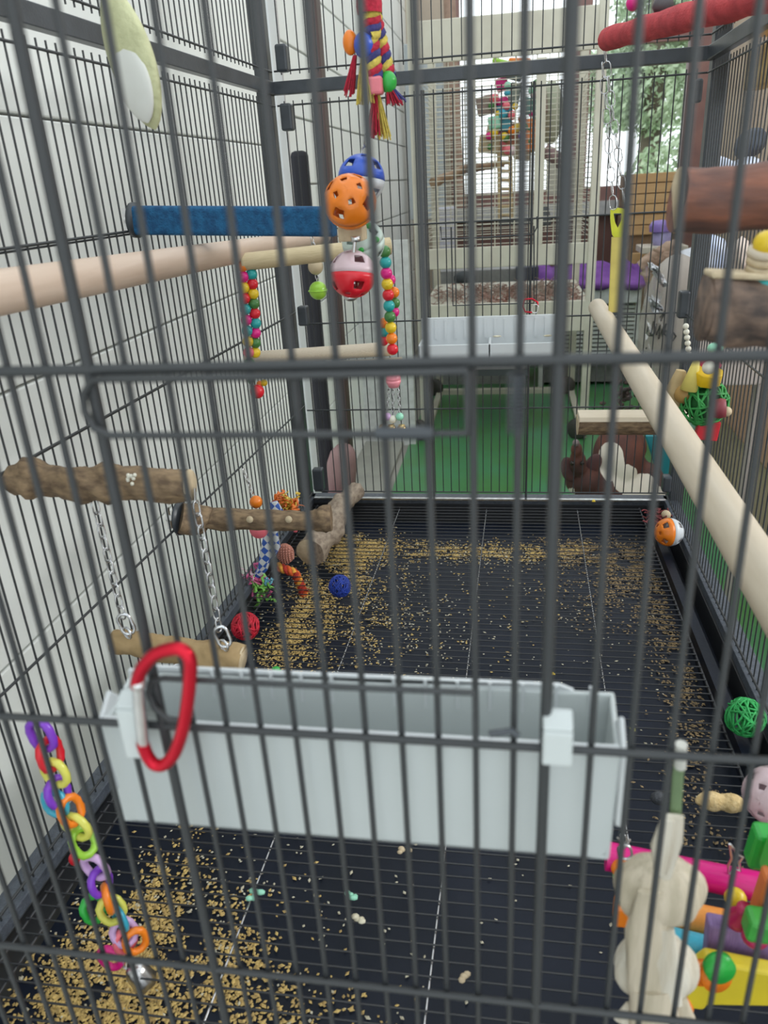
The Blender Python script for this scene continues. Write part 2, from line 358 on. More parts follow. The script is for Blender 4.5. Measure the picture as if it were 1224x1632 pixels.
# back panel
bp=panel()
kb=[-.1261+k*P_ for k in range(-16,28)]
nb=0
for x in kb:
    if -.338<x<.255: rod('bar',(x,YB,.006),(x,YB,.630),.0009,WIRE,bp); nb+=1
for x in(-.1261-.0030,-.1261+11*P_+.004): rod('door_bar',(x,YB-.002,-.003),(x,YB-.002,.63),.0019,WIRE,bp)
for z in(.6241,.4493,.3037,.1563,.0055): rod('cross_wire',(-.345,YB-.002,z),(.262,YB-.002,z),.0013,WIRE,bp)
obj('frame_rail',MB().bx((-.36,YB-.008,.6385),(.275,YB+.008,.6555)),FRAME,bp,bevel=.001)
def aB(px,py,d=-.006): return aY(px,py,YB+d)
loop([aB(702,361),aB(704,381),aB(780,378),aB(850,373),aB(856,362),aB(856,345)],'door_guard',.0011,bp)
loop([aB(719,362),aB(722,487),aB(851,483),aB(851,360)],'door_guard',.0012,bp)
loop([aB(752,487),aB(752,560)],'door_guard',.0011,bp)
# upper section of the back, seen above the rail
ub=MB()
for x in kb:
    if -.338<x<.255: ub.tube([(x,YB,.664),(x,YB,1.0)],.0009,6)
obj('upper_bars',ub,WIRE,bp,kind='stuff')
rod('cross_wire',(-.345,YB-.002,.669),(.262,YB-.002,.669),.0013,WIRE,bp)
# left panel
lp=panel()
def LP(Y,z,o=0): return (lx(Y)+o,Y,z)
ny=int((YB-.012-YF)/P_)
for i in range(1,ny):
    Y=YF+i*P_; rod('bar',LP(Y,-.004),LP(Y,.632),.0009,WIRE,lp,6)
for z in(.6241,.4804,.3229,.1641,.0035): rod('cross_wire',LP(YF,z,.002),LP(YB,z,.002),.0013,WIRE,lp,6)
for z in(.3200,.1612,.4775): rod('cross_wire',LP(YF,z,-.002),LP(YB,z,-.002),.0010,WIRE,lp,6)
ub=MB()
for i in range(1,ny): Y=YF+i*P_; ub.tube([LP(Y,.664),LP(Y,1.0)],.0009,6)
ub.tube([LP(YF,.669,.002),LP(YB,.669,.002)],.0014,6); obj('upper_bars',ub,WIRE,lp,kind='stuff')
def slab(a,b,h,th,m,parent,name): # flat bar standing between two points
    a=Vector(a); b=Vector(b); d=(b-a).normalized(); n=Vector((-d.y,d.x,0))*th/2; u=Vector((0,0,h/2))
    return obj(name,MB().prism([a-n-u,a+n-u,a+n+u,a-n+u],b-a),m,parent,bevel=.0008)
slab(LP(YF,.647),LP(YB,.647),.017,.012,FRAME,lp,'frame_rail')
# right panel
rp=panel()
def RP(Y,z,o=0): return (rx(Y)+o,Y,z)
for i in range(1,ny):
    Y=YF+i*P_; rod('bar',RP(Y,-.004),RP(Y,.632),.0008,WIRE,rp,6)
for z in(.6241,.4493,.3037,.1563,.0035): rod('cross_wire',RP(YF,z,-.002),RP(YB,z,-.002),.0013,WIRE,rp,6)
ub=MB()
for i in range(1,ny): Y=YF+i*P_; ub.tube([RP(Y,.664),RP(Y,1.0)],.0008,6)
ub.tube([RP(YF,.669,-.002),RP(YB,.669,-.002)],.0014,6); obj('upper_bars',ub,WIRE,rp,kind='stuff')
slab(RP(YF,.647),RP(YB,.647),.017,.012,FRAME,rp,'frame_rail')
# posts
for c in((-.362,YB),(.277,YB),(lx(YF)-.012,YF),(.275,YF)):
    obj('corner_post',MB().bx((c[0]-.011,c[1]-.011,-.07),(c[0]+.011,c[1]+.011,1.0)),FRAME,cage,bevel=.002)
# base rim: lips under the bars and dark inner walls
LIPM=mat('rim_paint',(.085,.10,.125),.42,scale=200,c2=(.055,.066,.085),bump=.6,bscale=700)
slab(LP(YF-.01,-.012,-.006),LP(YB+.01,-.012,-.006),.016,.022,LIPM,cage,'base_rim')
slab(RP(YF-.01,-.012,.006),RP(YB+.01,-.012,.006),.016,.022,LIPM,cage,'base_rim')
slab((-.36,YB+.004,-.012),(.275,YB+.004,-.012),.016,.020,LIPM,cage,'base_rim')
slab((-.40,YF-.006,-.012),(.275,YF-.006,-.012),.016,.014,LIPM,cage,'base_rim')
obj('rim_strip',MB().bx((-.345,YB-.014,-.006),(.262,YB-.0065,-.003)),CHROME,cage,label='bright bare metal edge strip')
INN=mat('inner_wall_black',(.016,.018,.022),.5,scale=20)
slab(LP(YF,-.04,.004),LP(YB,-.04,.004),.05,.003,INN,cage,'base_wall'); slab(RP(YF,-.04,-.006),RP(YB,-.04,-.006),.05,.003,INN,cage,'base_wall')
slab((-.36,YB-.006,-.04),(.27,YB-.006,-.04),.05,.003,INN,cage,'base_wall')
# panel clips
for px,py,dx,dy in((484,503,8,17),(508,763,8,19),(450,93,9,22),(458,187,9,22),(1089,485,9,23),(1112,145,6,19),(1114,46,6,11),(1062,770,7,15)):
    a=aY(px-dx,py+dy,YB-.02); c=aY(px+dx,py-dy,YB-.006); obj('panel_clip',MB().bx((a.x,YB-.022,a.z),(c.x,YB-.004,c.z)),FRAME,cage,bevel=.003)

# pull-out tray and grate
t_=obj('litter_tray',MB().bx((-.375,YF+.005,-.052),(.256,YB-.012,-.048)).bx((.228,YF+.005,-.048),(.240,YB-.012,-.020)),TRAYM,label='black plastic litter tray covering the cage bottom under the grate',cat='tray')
gr=empty('floor_grate',(-.05,.74,-.014),'black wire floor grate lying over the litter tray','grate')
GX1=.218
n=0; Y=YF+.012
while Y<YB-.02:
    rod('grate_wire',(lx(Y)+.012,Y,-.0125),(GX1,Y,-.0125),.0008,GRATEM,gr,6); Y+=.0125; n+=1
for x0,x1,m in((-.205,-.187,CHROME),(-.054,-.036,CHROME),(.100,.116,CHROME)):
    rod('support_rod',(x0,YF+.01,-.0148),(x1*1.0,YB-.03,-.0148),.0009,m,gr,6)
for o in(.014,.030): rod('edge_rod',(lx(YF)+o,YF+.01,-.0145),(lx(YB)+o,YB-.02,-.0145),.0013,GRATEM,gr,6)
for o in(0,): rod('edge_rod',(GX1,YF+.01,-.0145),(GX1,YB-.02,-.0145),.0014,GRATEM,gr,6)
# writing moulded in the tray
for ch,px,py,s in(('D',922,1110,.010),):
    tc=bpy.data.curves.new('tray_mark','FONT'); tc.body=ch; tc.size=s; tc.extrude=.0003; tc.align_x='CENTER'
    dm=bpy.data.objects.new('t',tc); col.objects.link(dm); bpy.context.view_layer.update(); me=bpy.data.meshes.new_from_object(dm.evaluated_get(bpy.context.evaluated_depsgraph_get())); bpy.data.objects.remove(dm); me.materials.clear(); me.materials.append(mat('mark_grey',(.35,.37,.40),.5)); o=bpy.data.objects.new('tray_mark',me); a=aZ(px,py,-.047); link(o,t_,a)
# seed litter
def seeds(blobs,name,m,label,seed,smin=.0009,smax=.0017,zz=-.0478):
    rnd=np.random.RandomState(seed); V=[];Fc=[]; k=0
    base=np.array([(1,0,0),(0,1,0),(-1,0,0),(0,-1,0),(0,0,1),(0,0,-1)],float); bf=np.array([(0,1,4),(1,2,4),(2,3,4),(3,0,4),(1,0,5),(2,1,5),(3,2,5),(0,3,5)])
    for px,py,sx,sy,n,ang in blobs:
        c=aZ(px,py,zz)
        for i in range(int(n*1.15)):
            a,b=rnd.randn(2); a*=sx; b*=sy; ca,sa=math.cos(ang),math.sin(ang); x=c.x+a*ca-b*sa; y=c.y+a*sa+b*ca
            if y<YF+.008 or y>YB-.04 or x<lx(y)+.012 or x>.222: continue
            if noise.noise(Vector((x*38,y*38,1.7)))<rnd.uniform(-.42,.16): continue
            s=rnd.uniform(smin,smax); th=rnd.rand()*PI; L=s*rnd.uniform(1.0,2.0); p=base*[L,s,s*.6]; cs,sn=math.cos(th),math.sin(th)
            p=np.c_[p[:,0]*cs-p[:,1]*sn+x,p[:,0]*sn+p[:,1]*cs+y,p[:,2]+zz+s*.6+rnd.rand()*.002]
            V.append(p); Fc.append(bf+k); k+=6
    V=np.concatenate(V); Fc=np.concatenate(Fc); q=MB(); q.v=V.tolist(); q.f=[tuple(f) for f in Fc.tolist()]; q.sm=[False]*len(q.f)
    return obj(name,q,m,label=label,cat='birdseed',kind='stuff')
SG=mat('golden_husk',(.70,.50,.17),.7,scale=260,c2=(.40,.27,.10)); SP=mat('pale_husk',(.68,.64,.50),.7,scale=200,c2=(.45,.40,.28)); SB=mat('brown_husk',(.40,.28,.14),.8,scale=200,c2=(.18,.13,.07))
seeds([(555,905,.035,.06,3000,0),(560,875,.045,.020,1800,0),(500,960,.02,.05,1000,0),(460,1020,.018,.05,1300,0),(540,1010,.04,.05,700,0),(720,880,.08,.016,1500,0),(860,880,.05,.02,1000,0),(560,1000,.05,.09,600,0),
 (220,1560,.05,.022,2400,0),(140,1600,.05,.015,1000,0),(240,1470,.018,.03,900,0),(300,1540,.05,.04,800,0),(270,1400,.012,.03,330,0),(400,1600,.04,.018,220,0),(500,1640,.05,.02,160,0),(345,1500,.02,.03,250,0),(800,930,.10,.06,160,0),(700,1000,.08,.08,160,0)],
 'seed_husks',SG,'golden seed husks drifted under the grate, thickest along the left side',1)
seeds([(560,900,.05,.07,700,0),(800,885,.10,.02,700,0),(700,980,.08,.1,320,0),(620,1010,.05,.08,300,0),(850,1000,.08,.1,140,0),(250,1500,.06,.05,600,0),(540,1480,.10,.10,150,0),(930,1080,.08,.14,160,0),(500,960,.05,.08,300,0)],
 'pale_seed_husks',SP,'pale empty seed hulls sprinkled over the tray between the gold ones',2,.0007,.0015)
seeds([(960,885,.06,.028,2200,0),(1010,920,.035,.05,1600,0),(1060,1000,.018,.07,900,0),(1090,1100,.015,.06,500,0),(980,960,.05,.05,500,0),(1150,1320,.03,.05,300,0),(1110,1240,.02,.06,200,0)],
 'brown_seed_husks',SB,'dull brown seed husks along the right side of the tray',3)
# leafy scraps and larger crumbs on the grate
SCR=[(570,1470,SP,.006,'white curled scrap by the middle of the near grate'),(560,1432,MINT,.007,'greenish leaf crumb on the near grate'),(735,1560,CUT,.006,'peanut shell piece at the right front of the grate'),(645,1358,CUT,.006,'tan crumb under the right end of the white trough'),(405,1430,MINT,.008,'pale green leaf scrap beside the bright rod'),(880,1075,YEL,.003,'orange corn crumb beyond the trough'),(1008,1165,LYEL,.004,'yellow crumb cluster right of the trough'),(948,800,YEL,.005,'yellow food lump on the bright rear strip'),(443,1072,GRN,.010,'bright green plastic piece peeking over the trough')]
for i,(px,py,m,s,lb) in enumerate(SCR):
    z=.003 if m is GRN else (-.002 if py==800 else -.0115)
    c=aZ(px,py,z); q=MB(); rnd=random.Random(i)
    for j in range(4): q.ball(c+Vector((rnd.uniform(-1,1)*s*.7,rnd.uniform(-1,1)*s*.5,rnd.uniform(0,.3)*s+.0012)),(s*rnd.uniform(.35,.6),s*rnd.uniform(.3,.5),s*.25),7,5)
    obj('crumb' if m is not GRN else 'toy_piece',q,m,label=lb,cat='crumb' if m is not GRN else 'toy',group='crumbs on the grate' if m is not GRN else None)

# ================================================================ ON THE FRONT PANEL
# white feeding trough hooked inside the front bars
def trough():
    Y0=YF+.006; Y1=Y0+.036
    tl=aY(160,1150,Y0); tr=aY(990,1205,Y0); bl_=aY(186,1312,Y0); br=aY(972,1380,Y0)
    zt=(tl.z+tr.z)/2-.0; zb=(bl_.z+br.z)/2
    btl=aY(138,1092,Y1); btr=aY(1000,1130,Y1); zbt=(btl.z+btr.z)/2
    xl=tl.x; xr=tr.x; xbl=bl_.x; xbr=br.x
    e=empty('feeding_trough',((xl+xr)/2,Y0+.03,zb),'long white plastic feeding trough hooked inside the front bars','trough')
    th=.0022
    # tapered body: front, back, ends, bottom
    def quad(n_,P,v,m=MILK,bev=.0008): return obj(n_,MB().prism(P,v),m,e,bevel=bev)
    A=Vector((xl,Y0,zt)); B=Vector((xr,Y0,zt)); C_=Vector((xbr,Y0+.002,zb)); D=Vector((xbl,Y0+.002,zb))
    A2=Vector((xl-.004,Y1,zt)); B2=Vector((xr+.002,Y1,zt)); C2=Vector((xbr,Y1-.008,zb)); D2=Vector((xbl,Y1-.008,zb))
    q=MB()
    def pan(P,v): q.prism(P,v)
    # front wall with rounded lower corners
    def wall(a,b,c,d,off):
        a,b,c,d=[Vector(p) for p in(a,b,c,d)]; r=.008; pts=[a,b]
        for k in range(5):
            t=k/4*PI/2; pts.append(Vector((c.x-r+r*math.cos(t),c.y,c.z+r-r*math.sin(t))))
        for k in range(5):
            t=k/4*PI/2; pts.append(Vector((d.x+r-r*math.sin(t),d.y,d.z+r-r*math.cos(t))))
        pan(pts,(0,off,0))
    wall(A,B,C_,D,th); wall(A2,B2,C2,D2,th)
    pan([A,A2,D2,D],(th,0,0)); pan([B,B2,C2,C_],(-th,0,0)); pan([D,C_,C2,D2],(0,0,th))
    obj('trough_body',q,MILK,e,bevel=.0009)
    # raised back splash and flared end wings
    x2=aY(915,1100,Y1).x
    pts=[Vector((xl-.006,Y1+.001,zt)),Vector((x2,Y1+.001,zt)),Vector((x2,Y1+.001,zbt+.008)),Vector((x2-.006,Y1+.001,zbt+.0105)),Vector((xl+.004,Y1+.001,zbt+.0105)),Vector((xl-.006,Y1+.001,zbt+.003))]
    obj('back_guard',MB().prism(pts,(0,.002,0)),WHITE,e,bevel=.0012)
    q=MB().prism([Vector((x2,Y1,zt)),Vector((xr+.002,Y1,zt)),Vector((xr,Y1,zbt-.004)),Vector((xr-.010,Y1,zbt+.002)),Vector((x2,Y1,zbt+.002))],(0,.002,0)); obj('back_guard',q,WHITE,e,bevel=.0012)
    for s,x in((1,xr),(-1,xl)):
        z0=zbt if s>0 else zbt-.002
        pts=[Vector((x,Y0,zb+.02)),Vector((x,Y1,zb+.012)),Vector((x+s*.001,Y1,z0)),Vector((x,Y1-.012,z0+.003)),Vector((x,Y0+.012,zt+.008)),Vector((x,Y0,zt))]
        obj('end_wing',MB().prism(pts,(s*.0022,0,0)),WHITE,e,bevel=.001)
    # thin top rim along the front and moulded ribs inside
    obj('front_rim',MB().bx((xl,Y0-.001,zt-.0015),(xr,Y0+.004,zt+.0015)),WHITE,e,bevel=.001)
    for i in range(15):
        x=xl+.008+(xr-xl-.016)*i/14; obj('rib',MB().bx((x-.0006,Y1-.0016,zb+.01),(x+.0006,Y1,zt+.004)),WHITE,e)
    # hooks over the cross wire
    for px,py,py2 in((202,1125,1207),(890,1160,1220)):
        a=aY(px,py,YF-.008); b=aY(px,py2,YF-.008); w=.0052
        P=[Vector((a.x,Y0+.003,zt-.004)),Vector((a.x,Y0+.001,zt+.006)),Vector((a.x,YF-.001,a.z+.002)),Vector((a.x,YF-.0075,a.z-.002)),Vector((a.x,YF-.0075,b.z))]
        q=MB()
        for i in range(len(P)-1):
            d=P[i+1]-P[i]; n=Vector((0,-d.z,d.y)).normalized()*.0011
            q.prism([P[i]-n+Vector((-w,0,0)),P[i+1]-n+Vector((-w,0,0)),P[i+1]+n+Vector((-w,0,0)),P[i]+n+Vector((-w,0,0))],(2*w,0,0))
        obj('hook',q,MILK,e,bevel=.0008)
trough()
# red carabiner
def carab():
    D=YF-.010
    C=lambda px,py: aY(px,py,D)
    e=empty('carabiner',C(262,1224),'red snap hook with silver gate clipped to the front bars','carabiner')
    body=[(219,1094),(219,1085),(226,1066),(243,1046),(262,1037),(283,1034),(296,1040),(303,1054),(303,1075),(300,1110),(294,1150),(286,1180),(276,1204),(262,1218),(248,1219),(237,1208),(229,1190),(228,1184)]
    def sm(L,n=3):
        P=[C(*p) for p in L]; o=[]
        for i in range(len(P)-1):
            a=P[max(i-1,0)];b=P[i];c=P[i+1];d=P[min(i+2,len(P)-1)]
            for k in range(n):
                t=k/n; o.append(.5*((2*b)+(c-a)*t+(2*a-5*b+4*c-d)*t*t+(3*b-a-3*c+d)*t**3))
        o.append(P[-1]); return o
    obj('hook_body',MB().tube(sm(body),.0026,12),CARAB,e)
    obj('gate',MB().tube([C(220,1088),C(222,1120),C(226,1160),C(229,1190)],.0023,12),SILV,e,label='silver spring gate')
    bead('pivot_pin',C(221,1090),.0029,SILV,e)
carab()
# plastic link chain hanging from the left panel
def linkchain():
    Ys=.40; top=aL(36,1088,.004); 
    pts=[(66,1172),(80,1202),(88,1232),(92,1262),(88,1280),(113,1292),(122,1318),(133,1342),(152,1382),(160,1405),(150,1448),(172,1432),(178,1450),(190,1462),(198,1486),(200,1497),(176,1527),(216,1500)]
    cols=[PUR,RED,LYEL,PUR,SKY,ORA,LYEL,LIM,LIL,PUR,GRN,ORA,LYEL,SKY,LIL,CORAL,MAG,ORA]
    Y=.345
    C=lambda px,py: aY(px,py,Y)
    bot=C(222,1570)
    e=empty('link_chain_toy',bot,'chain of rainbow plastic links with a bell, hanging by a wire hook at the left','toy')
    a=C(34,1088); obj('wire_hook',MB().tube([a,C(42,1112),C(52,1140),C(60,1158),C(66,1156)],.0011,6),SILV,e)
    rnd=random.Random(4)
    for i,((px,py),m) in enumerate(zip(pts,cols)):
        c=C(px,py); ax=Vector((rnd.uniform(.0,.6),0,-1)); side=Vector((1,0,0)) if i%2==0 else Vector((.35,1,0))
        if i>9: side=Vector((rnd.uniform(-1,1),rnd.uniform(-1,1),0)); 
        obj('chain_link',MB().tube(stadium(c,ax,side,.0195 if i>1 else .0215,.0140,5),.0027,8,closed=True),m,e)
    obj('wire_hook',MB().tube([C(192,1508),C(196,1540),C(203,1545),C(205,1510),C(198,1500)],.0011,6),SILV,e)
    c=C(222,1553); obj('bell',MB().lathe(c,[(.0005,.010),(.006,.0095),(.0085,.004),(.0088,-.005),(.0098,-.0098),(.0075,-.0098),(.007,-.003)],(-.3,-.1,1),6),SILV,e,label='square silver bell')
linkchain()
a=aZ(124,1376,.0); e=empty('small_jingle_bell',a,'small red jingle bell on a wire at the left wall by the link chain','bell')
bead('bell_body',a+Vector((0,0,.006)),.0062,RED,e); obj('wire_ring',MB().tube(stadium(a+Vector((0,0,.015)),(0,0,1),(1,0,0),.012,.008),.0007,6,closed=True),SILV,e)

# ================================================================ PERCHES
Y=.757
def boxperch(name,a,b,h,th,m,label,wash=True):
    a=Vector(a);b=Vector(b); d=(b-a).normalized(); e=empty(name,(a+b)/2-Vector((0,0,h/2)),label,'perch')
    P=[a.lerp(b,t) for t in np.linspace(0,1,14)]
    obj('perch_bar',MB().tube(P,[h/2*(1+.03*math.sin(i*2.3)) for i in range(14)],16,jit=.08),m,e)
    if wash:
        obj('washer',MB().lathe(a-d*.001,[(0,.002),(h*.62,.002),(h*.62,-.001),(0,-.001)],d,20),FRAME,e)
        obj('wing_nut',MB().tube([a-d*.003,a-d*.012],.0035,8).box(a-d*.010,(.003,.004,.020)),SILV,e)
    return e
a=aY(218,351,Y); b=aY(532,353,Y); d=(b-a).normalized()
e=empty('sand_perch',(a+b)/2-Vector((0,0,.011)),'blue grit-coated flat perch bolted to the left bars','perch')
def slabprism(a,b,h,th):
    d=(b-a).normalized(); n=Vector((-d.y,d.x,0)).normalized(); r=.004; pr=[]
    for sx,sz,a0 in((1,1,0),(-1,1,90),(-1,-1,180),(1,-1,270)):
        for k in range(4):
            t=math.radians(a0+k*30); pr.append(n*(sx*(th/2-r)+r*math.cos(t))+Vector((0,0,sz*(h/2-r)+r*math.sin(t))))
    return MB().prism([a+p for p in pr],b-a)
obj('perch_bar',slabprism(a,b,.0265,.022),BLUES,e)
obj('washer',MB().lathe(a-d*.002,[(0,.003),(.0165,.003),(.0165,-.002),(0,-.002)],d,20),FRAME,e)
obj('wing_nut',MB().tube([a-d*.003,a-d*.012],.0035,8).box(a-d*.011,(.004,.004,.022)),SILV,e)
def dowel(name,a,b,r,m,label,r2=None,cut=True):
    a=Vector(a);b=Vector(b);P=[a.lerp(b,t) for t in np.linspace(0,1,12)]
    e=empty(name,(a+b)/2-Vector((0,0,r)),label,'perch'); R_=[(r*(1-t)+(r2 or r)*t) for t in np.linspace(0,1,12)]
    obj('perch_bar',MB().tube(P,R_,20),m,e,bevel=.001)
    return e
a=aY(0,466,.45); b=aY(516,377,YB-.012); d=b-a; a2=a-d*((.45-YF-.004)/d.y)
dowel('dowel_perch',a2,b,.0148,DOWEL,'thick bare wooden dowel running front to back along the left side',.0112)
a=aY(952,490,YB-.012); b=aY(1174,850,.51); d=b-a; b2=b+d*((YF+.004-b.y)/d.y)
dowel('dowel_perch',b2,a,.0160,DOWELP,'long pale dowel perch sloping along the right side of the cage',.0135)
# natural branches
a=Vector((lx(.5)+.004,.5,.3145)); b=aY(303,773,.5)
e=empty('branch_perch',(a+b)/2-Vector((0,0,.012)),'knobbly bark branch at the left with a pale sawn end facing right','perch')
o,P,Rr=branch('bark_stick',[a,b],[.0125,.0118],BARK,e,3,knots=((.12,.0035),(.42,.002),(.55,.003),(.97,0)))
capdisc('cut_end',b,(1,0,0),.0118,CUT,e)
q=MB(); 
for k in range(8): q.ball(aY(212+random.uniform(-9,9),765+random.uniform(-9,9),.487),.0016,6,4)
obj('dried_dropping',q,IVO,e)
# hanging swing below it
e=empty('branch_swing',aY(285,1060,.5),'short thick branch swing hung on two steel chains','swing')
a=aY(182,1022,.5); b=aY(387,1050,.5)
branch('swing_stick',[a,b],[.0105,.0108],mat('ochre_bark',(.40,.28,.14),.8,scale=40,c2=(.27,.18,.08),bump=.7),e,8,knots=((.75,.001),))
capdisc('cut_end',b,b-a,.0105,CUT,e); capdisc('cut_end',a,a-b,.0102,CUT,e)
for p,q_ in(((150,798),(196,985)),((312,800),(350,1005))):
    t0=aY(p[0],p[1],.5); t1=aY(q_[0],q_[1],.497)
    obj('chain',chain(MB(),t0,t1,.0125,.0062,.00075),CHROME,e)
    obj('quick_link',MB().tube(stadium(aY(q_[0]+5,q_[1]+10,.494),(.25,0,-1),(1,.3,0),.019,.010),.0014,8,closed=True),CHROME,e)
    obj('screw_eye',MB().tube(stadium(aY(q_[0]+7,q_[1]+24,.494),(0,0,-1),(1,-.5,0),.010,.009),.0011,8,closed=True),CHROME,e)
obj('top_hook',MB().tube([aY(310,778,.5),aY(311,800,.5)],.0011,6),CHROME,e)
obj('screw_eye',MB().tube(stadium(aY(283,1066,.497),(0,0,-1),(1,.5,0),.010,.008),.0011,8,closed=True),CHROME,e)
# second branch bolted to the left bars
a=aL(287,826,.006); b=aY(528,826,.77)
e=empty('branch_perch',(a+b)/2-Vector((0,0,.012)),'brown branch perch with flared bolted end, left of the driftwood','perch')
branch('bark_stick',[a,aY(318,826,.757),aY(335,826,.76),aY(480,831,.765),b],[.0185,.0175,.0115,.0112,.0125],BARK,e,12,knots=((.95,.004),(.55,.0015)))
obj('washer',MB().lathe(a,[(0,.001),(.0195,.001),(.0195,-.0015),(0,-.0015)],(1,0,0),24),FRAME,e)
obj('wing_nut',MB().tube([a-Vector((.002,0,0)),a-Vector((.016,0,0))],.004,8).box(a-Vector((.014,0,0)),(.004,.004,.026)),SILV,e)
for px in(398,460): capdisc('knot_scar',aY(px,828,.752),(0,-1,.2),.004,CUT,e)
# driftwood against the back
a=aY(494,880,1.0); b=aY(566,783,YB-.016)
e=empty('driftwood_perch',(a+b)/2-Vector((0,0,.02)),'thick grey driftwood limb sloping up to the rear bars','perch')
branch('bark_stick',[a,a.lerp(b,.35)+Vector((.004,0,0)),a.lerp(b,.7)+Vector((-.004,0,.004)),b],[.0225,.0205,.0185,.0150],BARKG,e,21,knots=((.30,.003),(.97,.003)))
capdisc('cut_end',a,a-b,.0215,CUT,e)
# big log perches on the right
def logperch(px0,py0,Y,x1,dz,r,m,label,seed,flat=False,capm=CUT,endm=True):
    a=aY(px0,py0,Y); b=Vector((x1,Y,a.z+dz)); e=empty('log_perch',(a+b)/2-Vector((0,0,r)),label,'perch')
    branch('bark_stick',[a,b],[r,r*1.03],m,e,seed,knots=((.5,.001),),jit=(.05 if m is BARKR else .2)); capdisc('cut_end',a,a-b,r*.97,capm,e,.001); return e,a,b
e,a,b=logperch(1079,318,.50,.258,-.004,.0180,BARKR,'smooth reddish log perch with pale sawn face, upper right',31)
e,a,b=logperch(1122,492,.42,.258,-.012,.0170,BARKD,'rough dark bark log perch with a planed top, right side',33,capm=BARKD)
obj('planed_top',MB().box((a+b)/2+Vector((.0,0,.0175)),((b-a).length,.020,.003),Matrix.Rotation(-math.atan2(b.z-a.z,b.x-a.x),3,'Y')),CUT,e,bevel=.001)
# half-round perch near the back right
a=aY(921,671,1.08); b=Vector((.260,1.08,a.z-.001)); r=.020
e=empty('half_log_perch',(a+b)/2-Vector((0,0,.03)),'half-round log perch with flat planed cream top, near the rear right','perch')
pr=[]
for k in range(11):
    t=PI+PI*k/10; pr.append(a+Vector((0,math.cos(t)*r,.004+math.sin(t)*.024)))
obj('bark_half',MB().prism(pr,b-a),BARK,e)
obj('planed_top',MB().prism([a+Vector((0,-r,.004)),a+Vector((0,r,.004)),a+Vector((0,r,.011)),a+Vector((0,-r*.9,.011))],b-a),mat('planed_cream',(.66,.58,.46),.6,scale=30,c2=(.58,.50,.38),stretch=(.2,1,1)),e,bevel=.001)
obj('cut_end',MB().prism([p+Vector((-.001,0,0)) for p in pr],(.002,0,0)),CUT,e)
# red grit perch
a=aY(968,62,1.12); b=aY(1218,-6,.76); b=b+(b-a)*.1; d=(b-a).normalized()
e=empty('sand_perch',(a+b)/2-Vector((0,0,.014)),'red grit-coated perch crossing the upper right corner','perch')
obj('perch_bar',MB().tube([a.lerp(b,t) for t in np.linspace(0,1,14)],[.0125+.001*math.sin(i*2.1) for i in range(14)],16,jit=.1),REDS,e)
# ================================================================ HANGING TOYS
def strands(e,cols,pts,r,Y,nm='bead'):
    for m,(px,py) in zip(cols,pts): bead(nm,aY(px,py,Y),r,m,e)
# bead ladder
Y=.86
e=empty('bead_swing',aY(500,628,Y),'swing of wooden rungs strung between two colourful bead cords','swing')
rod('rung',aY(384,418,Y-.01),aY(622,392,Y+.05),.0095,DOWELY,e,14)
rod('rung',aY(392,592,Y-.02),aY(640,578,Y+.04),.0068,DOWELY,e,14)
rod('rung',aY(392,572,Y+.03),aY(622,556,Y+.04),.0085,DOWELP,e,14)
A=[ORA,MAG,YEL,RED,TEAL,MAG,TEAL,YEL,CORAL,DGR]; B_=[TEAL,RED,YEL,DGR,RED,TEAL,MAG,DGR,YEL]
strands(e,A,[(386+i*1.3,424+i*17.2) for i in range(10)],.0064,Y-.012)
strands(e,B_,[(401+i*1.3-(max(0,i-5)*1.6),437+i*15.6) for i in range(9)],.0064,Y-.006)
strands(e,[ORA,YEL,DGR],[(414,612),(421,610),(400,607)],.004,Y)
strands(e,[RED],[(410,624)],.0083,Y-.02)
C1=[DGR,TEAL,MAG,YEL,RED,TEAL,DGR,YEL,ORA,RED]
strands(e,C1,[(613+i*1.4,401+i*17.3) for i in range(10)],.0066,Y+.0)
strands(e,[MAG,ORA,DGR,MAG,ORA,TEAL,RED],[(622,446),(628,466),(629,483),(628,497),(612,515),(612,529),(611,543)],.0062,Y+.014)
c=aY(616,588,Y+.01); obj('bead_cap',MB().lathe(c,[(0,.0065),(.008,.006),(.0082,-.006),(0,-.0065)],(0,0,1),16),YEL,e)
c=aY(627,606,Y); obj('bead_cap',MB().lathe(c,[(0,-.009),(.006,-.008),(.0088,-.002),(.0088,.0),(.008,.0005),(.0088,.001),(.0088,.003),(.0075,.007),(0,.008)],(0,0,1),18),PNK,e)
for px,px2,m,yy in((620,617,LIL,664),(627,626,IVO,668),(634,637,MINT,664)):
    obj('chain',chain(MB(),aY(px,615,Y),aY(px2,yy-6,Y),.006,.0032,.0004),CHROME,e); bead('bell_bead',aY(px2,yy,Y),.0048,m,e)
    c=aY(px2+(px2-626)*.5-2,684,Y-.004); obj('bell',MB().lathe(c,[(0,.006),(.0035,.0055),(.0055,.002),(.0062,-.003),(.0085,-.0065),(.0078,-.0065),(.005,-.002)],(0,0,1),16),GOLD,e)
# lime bell
e=empty('bell_toy',aY(507,476,.95),'lime green jingle ball under a wooden bead','toy')
Y=.95; bead('wood_bead',aY(503,425,Y),.0095,CUT,e); bead('jingle_ball',aY(507,463,Y),.0112,LIM,e)
obj('seam_ring',MB().tube(stadium(aY(507,463,Y),(1,0,0),(0,1,0),.0232,.0230,8),.0009,6,closed=True),LIM,e); obj('chain',chain(MB(),aY(503,430,Y),aY(507,452,Y),.007,.004,.0006),CHROME,e)
obj('chain',chain(MB(),aY(497,378,Y),aY(503,416,Y),.009,.005,.0007),CHROME,e)
